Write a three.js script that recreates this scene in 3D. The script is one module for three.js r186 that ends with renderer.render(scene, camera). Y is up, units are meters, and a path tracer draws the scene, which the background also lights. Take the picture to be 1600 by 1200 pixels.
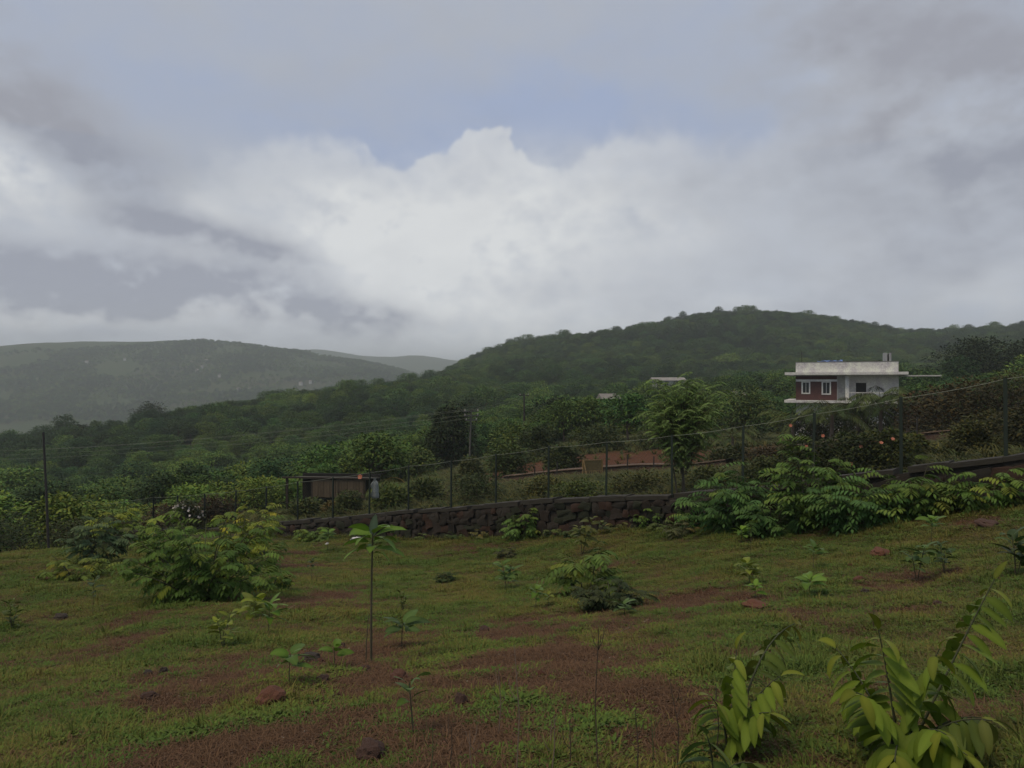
import * as THREE from 'three';
import { ImprovedNoise } from 'three/addons/math/ImprovedNoise.js';
import { mergeGeometries } from 'three/addons/utils/BufferGeometryUtils.js';

// ---------------------------------------------------------------- camera, sky, sun, exposure
const scene = new THREE.Scene();
const FOCAL = 1186;                                   // focal length in pixels of a 1600 x 1200 picture
const camera = new THREE.PerspectiveCamera(2 * Math.atan(600 / FOCAL) * 180 / Math.PI, 4 / 3, 0.1, 30000);
camera.position.set(0, 0, 0);                         // the eye is the origin, 1.6 m above the grass
camera.lookAt(0, 0, -10);
const renderer = new THREE.WebGLRenderer({ antialias: true });
renderer.toneMapping = THREE.LinearToneMapping;
renderer.toneMappingExposure = 1.22;
renderer.shadowMap.enabled = true;
scene.fog = new THREE.FogExp2(0xccd7d8, 0.00041);

const perlin = new ImprovedNoise();
const noise = (x, y, z) => perlin.noise(x, y, z);
function fbm(x, y, z, oct = 4, gain = 0.5) {
  let s = 0, a = 1, t = 0;
  for (let i = 0; i < oct; i++) { s += a * noise(x, y, z); t += a; a *= gain; x = x * 2.03 + 11.7; y = y * 2.03 + 5.3; z = z * 2.03 + 8.1; }
  return s / t;
}
function rng(seed) {
  let a = seed >>> 0;
  return () => { a = (a + 0x6D2B79F5) | 0; let t = Math.imul(a ^ (a >>> 15), 1 | a); t = (t + Math.imul(t ^ (t >>> 7), 61 | t)) ^ t; return ((t ^ (t >>> 14)) >>> 0) / 4294967296; };
}
const clamp = THREE.MathUtils.clamp, lerp = THREE.MathUtils.lerp;
const sstep = (a, b, x) => { const t = clamp((x - a) / (b - a), 0, 1); return t * t * (3 - 2 * t); };
function table(pts, x) {                              // piecewise smooth lookup in [[x, y], ...]
  if (x <= pts[0][0]) return pts[0][1];
  for (let i = 1; i < pts.length; i++) if (x <= pts[i][0]) { const t = (x - pts[i - 1][0]) / (pts[i][0] - pts[i - 1][0]); return lerp(pts[i - 1][1], pts[i][1], t * t * (3 - 2 * t)); }
  return pts[pts.length - 1][1];
}

const DEG = 180 / Math.PI;
function bearing(px, py) {                            // compass bearing and height in degrees of a point of the sky
  const u = (px - 800) / FOCAL, v = (600 - py) / FOCAL, az = Math.atan(u);
  return [az * DEG, Math.atan(v * Math.cos(az)) * DEG];
}
const SKY_W = 3072;
function makeSky(W) {
  const H = W / 2, data = new Float32Array(W * H * 4);
  const lin = (r, g, b) => new THREE.Color().setRGB(r / 255, g / 255, b / 255, THREE.SRGBColorSpace).toArray();
  const blue = lin(144, 157, 184), veil = lin(159, 164, 174), cloud = lin(182, 186, 193), bright = lin(208, 210, 211), grey = lin(138, 142, 155), dusk = lin(142, 144, 154), low = lin(184, 188, 194);
  const spot = (list) => list.map(([px, py, w, h, tilt, k]) => { const [a, e] = bearing(px, py); return [a, e, w / 20.7, h / 20.7, tilt / DEG, k]; });
  // what stands in this sky, by bearing: [across, up, half width, half height, tilt, strength]
  const gaps = spot([[870, 180, 170, 50, 0, 0.8], [640, 238, 190, 42, 4, 0.75], [760, 150, 190, 50, 0, 0.35], [330, 165, 200, 40, 10, 0.3], [1130, 210, 160, 40, 0, 0.35], [420, 60, 160, 40, 0, 0.15], [1000, 70, 160, 40, 0, 0.15]]);
  const darks = spot([[110, 190, 120, 42, 32, 0.75], [215, 265, 75, 34, 28, 0.85], [25, 100, 90, 60, 40, 0.4], [120, 440, 280, 40, 2, 1.05], [340, 460, 230, 34, 6, 0.8], [-60, 450, 160, 50, 0, 1.0], [225, 352, 90, 24, 12, 0.75], [330, 362, 80, 20, 12, 0.7], [435, 393, 60, 24, 14, 0.95], [540, 480, 120, 28, 10, 0.5],
    [1250, 470, 330, 44, 0, 0.32], [1120, 300, 160, 60, 20, 0.25], [1350, 240, 120, 160, -30, 0.28], [1560, 90, 200, 130, 0, 0.75], [1280, 60, 130, 60, 0, 0.4], [1560, 330, 150, 60, 0, 0.25], [1660, 200, 120, 160, 0, 0.5], [640, 500, 90, 26, 0, 0.3], [50, 530, 130, 12, 0, 0.45], [1420, 420, 130, 50, 0, 0.2], [850, 440, 100, 30, 0, 0.12]]);
  const lights = spot([[0, 225, 60, 60, 50, 0.95], [70, 300, 120, 60, 20, 0.45], [620, 380, 130, 60, 8, 0.9], [560, 360, 80, 40, 30, 0.6], [640, 440, 110, 70, 0, 0.6], [330, 335, 70, 30, 30, 0.55], [760, 340, 150, 90, 0, 0.55], [850, 380, 180, 90, 0, 0.5], [290, 400, 60, 24, 10, 0.5], [720, 470, 200, 40, 0, 0.5],
    [15, 498, 60, 20, 0, 1.2], [140, 494, 140, 15, 0, 0.95], [340, 488, 180, 14, 0, 0.9], [500, 330, 120, 60, 20, 0.35], [1000, 320, 120, 60, 0, 0.3], [1080, 370, 40, 26, 0, 0.3], [1560, 445, 130, 45, 0, 0.45], [1340, 400, 60, 40, 0, 0.2], [1400, 140, 110, 60, 30, 0.25], [1440, 285, 130, 40, 20, 0.25], [950, 520, 300, 24, 0, 0.35], [1250, 485, 200, 14, 0, 0.3], [1340, 330, 90, 60, 0, 0.2]]);
  const top = [[-80, 12], ...[[-40, 300], [120, 330], [250, 330], [360, 265], [450, 222], [520, 228], [556, 238], [590, 262], [640, 262], [690, 236], [718, 222], [732, 202], [760, 198], [796, 203], [815, 240], [845, 262], [890, 262], [930, 226], [960, 207], [1010, 214], [1058, 204], [1075, 224], [1130, 244], [1250, 200], [1400, 150], [1600, 120]].map(([x, y]) => bearing(x, y)), [80, 20]];
  const sum = (list, a, e) => { let s = 0; for (const [ca, ce, w, h, t, k] of list) { const da = a - ca, de = e - ce; if (Math.abs(da) > 30 || Math.abs(de) > 20) continue; const c = Math.cos(t), n = Math.sin(t), x = (da * c - de * n) / w, y = (da * n + de * c) / h; s += k * Math.exp(-(x * x + y * y) * 0.9); } return s; };
  const mix = (o, c, k) => { for (let i = 0; i < 3; i++) o[i] += (c[i] - o[i]) * k; };
  for (let row = 0; row < H; row++) {
    const up = ((row + 0.5) / H - 0.5) * Math.PI, el = up * DEG;
    for (let col = 0; col < W; col++) {
      const round = ((col + 0.5) / W - 0.5) * 2 * Math.PI, x = Math.cos(round) * Math.cos(up), z = Math.sin(round) * Math.cos(up), y = Math.sin(up);
      const at = (row * W + col) * 4; data[at + 3] = 1;
      if (el < -1) { for (let i = 0; i < 3; i++) data[at + i] = low[i]; continue; }
      let az = Math.atan2(x, -z) * DEG;
      // flattened towards the horizon, as layers of cloud are
      const k = 1 / (Math.abs(y) * 0.8 + 0.32), nx = x * k, nz = z * k, ny = y * 2.4;
      const w1 = fbm(nx * 2.2, ny * 2.2, nz * 2.2 + 3, 3), w2 = fbm(nx * 2.2 + 9, ny * 2.2, nz * 2.2 + 17, 3);
      const f1 = fbm(x * 9, y * 15, z * 9, 5, 0.55), f2 = fbm(x * 6 + 31, y * 12, z * 6, 5, 0.55), f3 = fbm(x * 22, y * 30, z * 22 + 7, 5, 0.6), f4 = fbm(x * 40 + 5, y * 62, z * 40, 4, 0.6);
      const a = az + w1 * 3.2 + f1 * 1.6 + f3 * 0.7, e = el + w2 * 1.8 + f2 * 1.5 + f3 * 0.5;
      const c = blue.slice();
      let cover = 0.86 + 0.22 * w1 + 0.45 * f2 + 0.2 * f3 - 0.9 * sum(gaps, a, e);
      if (az < -40 || az > 40) cover -= 0.25 * sstep(40, 70, Math.abs(az)) * (0.5 + 2 * w2);
      mix(c, veil, clamp(cover, 0.04, 1));
      // the towering bank
      const billow = 1 - Math.abs(noise(x * 26, y * 30, z * 26)) * 1.6 - Math.abs(noise(x * 55, y * 60, z * 55)) * 0.8;
      const et = table(top, az + f1 * 1.2) + billow * 0.75 - 0.3 + f3 * 0.9;
      const crisp = Math.exp(-Math.pow((az + 3) / 17, 2)), soft = lerp(5.0, 0.42, crisp);
      const bank = sstep(-soft * 0.5, soft * 0.5, et - el) * lerp(0.55, 0.93, crisp) * (az > 16 ? lerp(1, 0.5, sstep(16, 30, az)) : 1);
      mix(c, cloud, bank * clamp(0.92 + f1 * 0.35, 0, 1)); mix(c, veil, bank * clamp(f3 * 0.7 + f4 * 0.5, 0, 0.35) * sstep(0.3, 3, et - el));
      mix(c, bright, clamp(bank * 0.25 * (billow + 0.1) * crisp + sum(lights, a, e) * (0.62 + 0.7 * f1 + 0.8 * f3 + 0.5 * f4), 0, 0.9));
      let dark = sum(darks, a, e) * (0.68 + 1.1 * f2 + 0.9 * f3 + 0.5 * f4);
      dark += sstep(28, 60, Math.abs(az)) * clamp(0.15 + 1.2 * f2 + 0.8 * w1, 0, 0.7) + sstep(27, 50, el) * clamp(0.2 + f1 + 0.8 * w2, 0, 0.7);
      dark += clamp(f2 * 0.5 + f1 * 0.25, -0.1, 0.3) * 0.6;
      mix(c, el > 16 ? dusk : grey, clamp(dark, 0, 0.95));
      // thick air just above the horizon
      mix(c, low, 0.75 * sstep(3.6, 0.4, el));
      for (let i = 0; i < 3; i++) data[at + i] = c[i] * (1.04 + 0.30 * sstep(14, 1, el));
    }
  }
  const t = new THREE.DataTexture(data, W, H, THREE.RGBAFormat, THREE.FloatType);
  t.mapping = THREE.EquirectangularReflectionMapping; t.magFilter = THREE.LinearFilter; t.minFilter = THREE.LinearFilter; t.needsUpdate = true;
  return t;
}
const sky = makeSky(SKY_W);
scene.background = sky;
scene.environment = sky;

const sun = new THREE.DirectionalLight(0xffe6c4, 1.4);   // a veiled sun high on the left, behind cloud
sun.position.set(-120, 260, 60); sun.target.position.set(0, -3, -30);
sun.castShadow = true; sun.shadow.radius = 40; sun.shadow.mapSize.set(2048, 2048);
Object.assign(sun.shadow.camera, { left: -140, right: 140, top: 140, bottom: -140, near: 10, far: 600 });
scene.add(sun, sun.target);

// ---------------------------------------------------------------- helpers: names, labels, geometry
const taken = new Map();
function numbered(name) { const n = taken.get(name) ?? 0; taken.set(name, n + 1); return n ? name + '_' + String(n).padStart(3, '0') : name; }
function tag(o, label, category, group, kind) {
  if (label) o.userData.label = label;
  if (category) o.userData.category = category;
  if (group) o.userData.group = group;
  if (kind) o.userData.kind = kind;
  return o;
}
function thing(name, label, category, pos = [0, 0, 0], turn = 0, group) {
  const o = new THREE.Group(); o.name = numbered(name); o.position.set(...pos); o.rotation.y = turn; scene.add(o);
  return tag(o, label, category, group);
}
function part(name, geo, mat, parent, kind) {
  const m = new THREE.Mesh(geo, mat); m.name = name; m.castShadow = m.receiveShadow = true; parent.add(m);
  if (kind) m.userData.kind = kind;
  return m;
}
function copyOf(o, pos, turn, label, group) {
  const c = o.clone(); c.name = numbered(o.name.replace(/_\d{3}$/, '')); c.position.set(...pos); c.rotation.y = turn; scene.add(c);
  if (label) c.userData.label = label;
  if (group) c.userData.group = group;
  return c;
}
class Shape {                                         // collects triangles with a colour for each
  constructor() { this.p = []; this.c = []; this.i = []; }
  v(x, y, z, c) { this.p.push(x, y, z); this.c.push(c[0], c[1], c[2]); return this.p.length / 3 - 1; }
  tri(a, b, c) { this.i.push(a, b, c); }
  build(plain) {
    const g = new THREE.BufferGeometry();
    g.setAttribute('position', new THREE.Float32BufferAttribute(this.p, 3));
    if (!plain) g.setAttribute('color', new THREE.Float32BufferAttribute(this.c, 3));
    g.setIndex(this.i); g.computeVertexNormals();
    return g;
  }
}
const V = (x, y, z) => new THREE.Vector3(x, y, z);
const UPV = V(0, 1, 0);
function tube(s, pts, r0, r1, sides, col) {           // a tapering stem through points
  let last = null; const d = V(), a = V(), b = V();
  for (let k = 0; k < pts.length; k++) {
    d.subVectors(pts[Math.min(k + 1, pts.length - 1)], pts[Math.max(k - 1, 0)]).normalize();
    a.set(d.y, -d.x + 0.01, 0.37).cross(d).normalize(); b.crossVectors(d, a);
    const r = lerp(r0, r1, k / (pts.length - 1)), ring = [];
    for (let j = 0; j < sides; j++) { const t = j / sides * 2 * Math.PI, c = Math.cos(t) * r, n = Math.sin(t) * r; ring.push(s.v(pts[k].x + a.x * c + b.x * n, pts[k].y + a.y * c + b.y * n, pts[k].z + a.z * c + b.z * n, col)); }
    if (last) for (let j = 0; j < sides; j++) { const q = (j + 1) % sides; s.tri(last[j], last[q], ring[j]); s.tri(last[q], ring[q], ring[j]); }
    last = ring;
  }
}
// a leaf blade from `at` along `dir`, drooping; cross-folded along its midrib
function blade(s, at, dir, len, wid, droop, fold, col, seg = 3, face = UPV) {
  const d = dir.clone().normalize(), side = V(), nor = V(), p = at.clone(), st = len / seg;
  let prev = null; const rib = [col[0] * 1.22, col[1] * 1.18, col[2] * 1.25], rim = [col[0] * 0.92, col[1] * 0.93, col[2] * 0.92];
  for (let k = 0; k <= seg; k++) {
    const t = k / seg, w = wid * 0.5 * Math.pow(Math.sin(Math.PI * Math.pow(clamp(t * 0.93 + 0.035, 0, 1), 0.75)), 0.8);
    side.crossVectors(d, face); if (side.lengthSq() < 1e-4) side.set(1, 0, 0); side.normalize(); nor.crossVectors(side, d);
    if (k === seg || k === 0) { const q = s.v(p.x, p.y, p.z, col); if (k) { s.tri(prev[0], prev[1], q); s.tri(prev[1], prev[2], q); } else prev = [q]; } else {
      const row = [s.v(p.x - side.x * w + nor.x * w * fold, p.y - side.y * w + nor.y * w * fold, p.z - side.z * w + nor.z * w * fold, rim), s.v(p.x, p.y, p.z, rib), s.v(p.x + side.x * w + nor.x * w * fold, p.y + side.y * w + nor.y * w * fold, p.z + side.z * w + nor.z * w * fold, rim)];
      if (prev.length === 1) { s.tri(prev[0], row[1], row[0]); s.tri(prev[0], row[2], row[1]); } else for (let j = 0; j < 2; j++) { s.tri(prev[j], prev[j + 1], row[j]); s.tri(prev[j + 1], row[j + 1], row[j]); }
      prev = row;
    }
    p.addScaledVector(d, st); d.y -= droop / seg; d.normalize();
  }
}

// ---------------------------------------------------------------- the lie of the land
// Surveyed spots: [picture column, picture row of the soil, metres away]; heights between them are a thin plate spline over bearing and log distance.
const SURVEY = [
  [800, 1240, 3], [0, 1290, 3], [1600, 1190, 3], [-500, 1330, 3], [2100, 1120, 3],
  [300, 945, 10.5], [0, 1010, 9], [1000, 945, 9], [1500, 880, 9], [580, 1038, 6.35], [1300, 960, 7],
  [240, 842, 31], [465, 838, 26], [638, 838, 22.8], [775, 836, 20.8], [857, 833, 19.6], [947, 826, 18.5], [1050, 819, 17.3], [1160, 812, 16.2], [1270, 806, 15.3], [1407, 793, 14.2], [1570, 780, 13.1], [1800, 755, 12],
  [0, 868, 20], [100, 858, 23], [-300, 890, 20], [0, 905, 30], [120, 885, 31], [240, 858, 37], [-300, 940, 30],
  [465, 812, 31], [638, 792, 28], [857, 768, 26], [1050, 757, 24], [1270, 735, 22], [1407, 720, 21], [1570, 700, 20], [1800, 680, 18],
  [465, 806, 38], [700, 776, 38], [900, 748, 38], [1100, 738, 38], [1300, 712, 38], [1570, 688, 36],
  [100, 870, 50], [465, 805, 50], [700, 752, 50], [900, 716, 50], [1050, 707, 50], [1300, 692, 50], [1570, 666, 50], [-300, 930, 50], [1850, 650, 45],
  [100, 836, 80], [465, 786, 80], [700, 736, 80], [900, 692, 80], [1250, 684, 80], [1570, 650, 80], [-300, 880, 80], [1900, 630, 80],
  [100, 776, 130], [465, 752, 130], [700, 702, 130], [900, 667, 130], [1150, 640, 130], [1400, 632, 130], [1600, 612, 130], [-300, 800, 130], [1900, 600, 130],
  [-200, 735, 250], [0, 716, 250], [230, 672, 250], [410, 642, 250], [560, 632, 250], [700, 626, 250], [900, 626, 250], [1150, 614, 250], [1400, 605, 250], [1600, 585, 250],
  [0, 748, 400], [230, 715, 400], [410, 664, 400], [560, 634, 380], [690, 602, 390], [900, 572, 400], [1150, 560, 400], [1400, 566, 400], [1600, 552, 400],
  [0, 765, 560], [400, 700, 560], [600, 650, 560], [690, 590, 560], [740, 567, 560], [800, 552, 560], [900, 536, 565], [1000, 522, 570], [1100, 505, 575], [1190, 499, 580], [1300, 509, 580], [1400, 525, 580], [1450, 529, 580], [1530, 521, 600], [1600, 519, 620], [1900, 540, 600],
  [0, 725, 760], [400, 690, 760], [600, 655, 760], [800, 580, 760], [1200, 540, 760], [1600, 555, 760],
  [0, 680, 900], [400, 660, 900], [600, 642, 900], [700, 632, 900], [1000, 600, 900],
  [0, 606, 1200], [300, 610, 1200], [500, 612, 1200], [640, 612, 1200], [800, 612, 1200],
  [-300, 545, 1550], [0, 541, 1550], [90, 537, 1550], [200, 538, 1550], [300, 534, 1550], [360, 539, 1550], [420, 548, 1550], [500, 557, 1550], [560, 566, 1550], [640, 584, 1550], [720, 602, 1550], [1000, 605, 1550],
  [0, 566, 2100], [400, 580, 2100], [640, 592, 2100], [800, 600, 2100],
  [300, 560, 3000], [450, 550, 3000], [500, 548, 3000], [560, 557, 3000], [595, 561, 3000], [645, 554, 3000], [680, 562, 3000], [720, 566, 3000], [800, 576, 3000], [1200, 585, 3000], [0, 565, 3000], [1600, 585, 3000],
  [0, 598, 5200], [500, 598, 5200], [800, 598, 5200], [1600, 598, 5200],
];
const AZ_MAX = 0.74, NA = 260, NB = 420, B0 = Math.log(0.8), B1 = Math.log(5600);
const LAND = (() => {
  const P = SURVEY.map(([px, py, d]) => { const az = Math.atan((px - 800) / FOCAL), r = d / Math.cos(az); return [az * 3, Math.log(r), (1.6 - (py - 600) / FOCAL * d) / r]; });
  const n = P.length, N = n + 3, A = [], phi = (q) => q > 1e-12 ? 0.5 * q * Math.log(q) : 0;
  for (let i = 0; i < N; i++) A.push(new Float64Array(N + 1));
  for (let i = 0; i < n; i++) {
    for (let j = 0; j < n; j++) A[i][j] = phi((P[i][0] - P[j][0]) ** 2 + (P[i][1] - P[j][1]) ** 2);
    A[i][i] += 0.0004; A[i][n] = A[n][i] = 1; A[i][n + 1] = A[n + 1][i] = P[i][0]; A[i][n + 2] = A[n + 2][i] = P[i][1]; A[i][N] = P[i][2];
  }
  for (let k = 0; k < N; k++) {
    let m = k; for (let i = k + 1; i < N; i++) if (Math.abs(A[i][k]) > Math.abs(A[m][k])) m = i;
    [A[k], A[m]] = [A[m], A[k]];
    for (let i = k + 1; i < N; i++) { const f = A[i][k] / A[k][k]; if (f) for (let j = k; j <= N; j++) A[i][j] -= f * A[k][j]; }
  }
  const w = new Float64Array(N);
  for (let i = N - 1; i >= 0; i--) { let s = A[i][N]; for (let j = i + 1; j < N; j++) s -= A[i][j] * w[j]; w[i] = s / A[i][i]; }
  const g = new Float32Array(NA * NB);
  for (let a = 0; a < NA; a++) for (let b = 0; b < NB; b++) {
    const x = (a / (NA - 1) * 2 - 1) * AZ_MAX * 3, y = Math.max(lerp(B0, B1, b / (NB - 1)), Math.log(2.2)); let s = w[n] + w[n + 1] * x + w[n + 2] * y;
    for (let i = 0; i < n; i++) s += w[i] * phi((x - P[i][0]) ** 2 + (y - P[i][1]) ** 2);
    g[a * NB + b] = s;
  }
  return g;
})();
function lie(x, z) {                                  // smooth height of the land
  const r = Math.hypot(x, z); let az = Math.atan2(x, -z);
  if (Math.abs(az) > Math.PI / 2) az = Math.sign(az) * (Math.PI - Math.abs(az));
  const back = -z < 0 ? Math.min(1, 40 / Math.max(r, 1)) : 1;
  const fa = (clamp(az, -AZ_MAX, AZ_MAX) / AZ_MAX + 1) / 2 * (NA - 1.001), fb = clamp((Math.log(Math.max(r, 0.8)) - B0) / (B1 - B0), 0, 1) * (NB - 1.001);
  const a = Math.floor(fa), b = Math.floor(fb), u = fa - a, v = fb - b, q = LAND;
  const t = lerp(lerp(q[a * NB + b], q[(a + 1) * NB + b], u), lerp(q[a * NB + b + 1], q[(a + 1) * NB + b + 1], u), v);
  return -1.6 + r * t * back;
}
function H(x, z) {                                    // with humps and hollows
  const r = Math.hypot(x, z), near = sstep(60, 20, r);
  let h = lie(x, z);
  h += near * (0.10 * fbm(x * 0.35, 3, z * 0.35, 3) + 0.035 * noise(x * 1.7, 7, z * 1.7) + 0.012 * noise(x * 6.1, 2, z * 6.1) * sstep(16, 8, r));
  if (r > 60) h += sstep(60, 300, r) * Math.min(r * 0.012, 9) * fbm(x / (r * 0.05 + 40), 1.5, z / (r * 0.05 + 40), 3) * sstep(5600, 3400, r) * (r > 450 && r < 700 ? 0.5 : 1);
  return h;
}
const eyeRay = (px, py) => [(px - 800) / FOCAL, (600 - py) / FOCAL];
function spotOn(px, py, from = 2) {                   // where the land shows at that place of the picture
  const [u, v] = eyeRay(px, py); let d = from;
  for (let k = 0; k < 4000; k++) { if (v * d < H(u * d, -d)) break; d *= 1.003; }
  return [u * d, H(u * d, -d), -d];
}
function groundAt(px, d) { const u = (px - 800) / FOCAL; return [u * d, H(u * d, -d), -d]; }

// ---------------------------------------------------------------- soil, turf and the ground sheet
const BARE = [                                        // bare laterite soil in the turf: [column, row, half width, half height, strength]
  [860, 1060, 190, 75, 0.9], [1000, 1110, 150, 45, 0.6], [700, 1150, 170, 40, 0.45], [520, 1060, 150, 40, 0.55], [500, 940, 80, 16, 0.8], [600, 1000, 120, 25, 0.45], [450, 885, 40, 12, 0.8], [465, 865, 40, 8, 0.5], [1050, 945, 40, 18, 1.0], [1190, 945, 45, 14, 1.0],
  [1380, 905, 90, 14, 0.5], [1320, 970, 120, 18, 0.5], [120, 1030, 190, 25, 0.5], [120, 1090, 220, 22, 0.45], [330, 1060, 120, 35, 0.5], [260, 1190, 260, 25, 0.8], [420, 1130, 200, 25, 0.4], [760, 985, 90, 12, 0.4], [960, 975, 120, 10, 0.4], [970, 880, 30, 8, 0.7], [60, 900, 120, 12, 0.4],
  [800, 850, 90, 8, 0.4], [1130, 925, 90, 14, 0.3], [1540, 818, 40, 8, 0.8], [1450, 900, 60, 10, 0.35], [1280, 1180, 180, 30, 0.35], [250, 960, 60, 18, 0.5], [570, 925, 20, 8, 0.6], [880, 965, 80, 8, 0.4], [700, 860, 60, 6, 0.4], [1520, 1090, 90, 60, 0.3],
].map(([px, py, w, h, k]) => { const c = spotOn(px, py), f = spotOn(px, py - h), n = spotOn(px, Math.min(py + h, 1250)); return [c[0], (f[2] + n[2]) / 2, w / FOCAL * -c[2], Math.max(0.15, (n[2] - f[2]) / 2), k]; });
const FAR_BARE = [                                    // trodden red earth and terraces beyond the fence
  [970, 728, 200, 18, 1.1], [850, 732, 90, 12, 0.9], [1180, 718, 170, 15, 1.0], [1250, 708, 100, 12, 1.0], [1450, 690, 160, 14, 0.7], [960, 662, 60, 10, 0.5],
].map(([px, py, w, h, k]) => { const c = spotOn(px, py, 22), f = spotOn(px, py - h, 22), n = spotOn(px, py + h, 22); return [c[0], (f[2] + n[2]) / 2, w / FOCAL * -c[2], Math.max(1, (n[2] - f[2]) / 2), k]; });
function bare(x, z) {                                 // 0 turf ... 1 bare earth
  let s = 0; const wx = x + 0.5 * fbm(x * 1.3, 5, z * 1.3, 3), wz = z + 0.5 * fbm(x * 1.3 + 9, 5, z * 1.3, 3);
  for (const [cx, cz, a, b, k] of BARE) { const p = (wx - cx) / a, q = (wz - cz) / b, e = p * p + q * q; if (e < 6) s += k * Math.exp(-e * 0.8); }
  s += 0.55 * fbm(x * 0.8, 12, z * 0.8, 4) + 0.45 * noise(x * 3.2, 1, z * 3.2) + 0.45 * noise(x * 9, 4, z * 9) + 0.4 * noise(x * 23, 4, z * 23);
  return sstep(0.15, 0.52, s);
}
function farBare(x, z) { let s = 0; for (const [cx, cz, a, b, k] of FAR_BARE) { const p = (x - cx) / a, q = (z - cz) / b; s += k * Math.exp(-(p * p + q * q) * 0.8); } return sstep(0.25, 0.65, s + 0.5 * fbm(x * 0.3, 2, z * 0.3, 3)); }

function speckle(size, fn, srgb = true) {             // a tiling texture from a function of the position on a torus
  const d = new Uint8Array(size * size * 4);
  for (let j = 0; j < size; j++) for (let i = 0; i < size; i++) { const c = fn(i / size, j / size); const k = (j * size + i) * 4; d[k] = clamp(c[0], 0, 1) * 255; d[k + 1] = clamp(c[1], 0, 1) * 255; d[k + 2] = clamp(c[2], 0, 1) * 255; d[k + 3] = 255; }
  const t = new THREE.DataTexture(d, size, size); t.wrapS = t.wrapT = THREE.RepeatWrapping; t.magFilter = THREE.LinearFilter; t.minFilter = THREE.LinearFilter; if (srgb) t.colorSpace = THREE.SRGBColorSpace; t.needsUpdate = true; return t;
}
const torus = (u, v, f, o = 0) => { const n = (a, b) => fbm(a * f * 0.5, b * f * 0.5, o * 7.3, 4, 0.6), su = sstep(0, 1, u), sv = sstep(0, 1, v); return lerp(lerp(n(u, v), n(u - 1, v), su), lerp(n(u, v - 1), n(u - 1, v - 1), su), sv) * 1.3; };
const gritMap = speckle(512, (u, v) => { const a = torus(u, v, 40, 1), b = torus(u, v, 140, 2), k = 0.82 + 0.45 * a + 0.5 * b; return [k, k * (1 - 0.05 * a), k * (1 - 0.1 * a)]; });
const gritBump = speckle(512, (u, v) => { const k = 0.5 + 0.7 * torus(u, v, 60, 3) + 0.5 * torus(u, v, 160, 4); return [k, k, k]; }, false);
gritMap.repeat.set(0.9, 0.9); gritBump.repeat.set(0.7, 0.7);
const groundMat = new THREE.MeshPhysicalMaterial({ specularIntensity: 0.2,  vertexColors: true, map: gritMap, bumpMap: gritBump, bumpScale: 0.02, roughness: 0.95 });

const SOIL = [0.128, 0.060, 0.033], THATCH = [0.078, 0.078, 0.027], FLOOR = [0.054, 0.090, 0.028], RED = [0.15, 0.068, 0.036], CLEAR = [0.085, 0.11, 0.04];
function groundColor(x, z) {
  const r = Math.hypot(x, z), mixc = (a, b, k) => [lerp(a[0], b[0], k), lerp(a[1], b[1], k), lerp(a[2], b[2], k)];
  let c;
  if (r < 45) {
    c = mixc(THATCH, SOIL, z < 0 ? bare(x, z) : 0.3);
    const m = fbm(x * 2.1, 9, z * 2.1, 4); c = c.map((q, i) => q * (1 + m * [0.5, 0.35, 0.3][i]));
  }
  if (r > 20) {
    let f = mixc(FLOOR, CLEAR, sstep(-0.05, 0.3, fbm(x * 0.02, 4, z * 0.02, 4)));
    f = mixc(f, RED, farBare(x, z) * sstep(160, 90, r));
    if (r > 700) {                                    // the far side of the valley: scrub, fields and bare plateau
      f = mixc(f, [0.085, 0.085, 0.048], 0.7 * sstep(0.02, 0.25, fbm(x * 0.006, 8, z * 0.006, 4) + (r > 950 && r < 1400 ? 0.08 : -0.1)));
      f = mixc(f, [0.075, 0.11, 0.04], 0.6 * sstep(0.05, 0.2, fbm(x * 0.013 + 4, 8, z * 0.013, 3)));
    }
    c = r < 45 ? mixc(c, f, sstep(20, 45, r + 4 * noise(x * 0.3, 1, z * 0.3))) : f;
  }
  return c;
}
{
  const azs = []; for (let a = -50; a <= 50; a += 0.3) azs.push(a); for (let a = 54; a < 310; a += 6) azs.push(a);
  const rs = [0]; for (let r = 0.5; r < 5600; r *= r < 2.5 ? 1.1 : r < 40 ? 1.011 : r < 2400 ? 1.022 : 1.06) rs.push(r);
  const n = azs.length, pos = [], col = [], uv = [], idx = [];
  for (const r of rs) for (const a of azs) { const x = Math.sin(a / DEG) * r, z = -Math.cos(a / DEG) * r; pos.push(x, H(x, z), z); col.push(...groundColor(x, z)); uv.push(x, z); }
  for (let j = 0; j < rs.length - 1; j++) for (let i = 0; i < n; i++) { const a = j * n + i, b = j * n + (i + 1) % n, c = a + n, d = b + n; idx.push(a, b, c, b, d, c); }
  const g = new THREE.BufferGeometry();
  g.setAttribute('position', new THREE.Float32BufferAttribute(pos, 3)); g.setAttribute('color', new THREE.Float32BufferAttribute(col, 3)); g.setAttribute('uv', new THREE.Float32BufferAttribute(uv, 2)); g.setIndex(idx); g.computeVertexNormals();
  const m = new THREE.Mesh(g, groundMat); m.name = 'ground'; m.receiveShadow = true; m.castShadow = true; tag(m, 'sloping turf and laterite ground running down to wooded hills', 'ground', null, 'structure'); scene.add(m);
}

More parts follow.
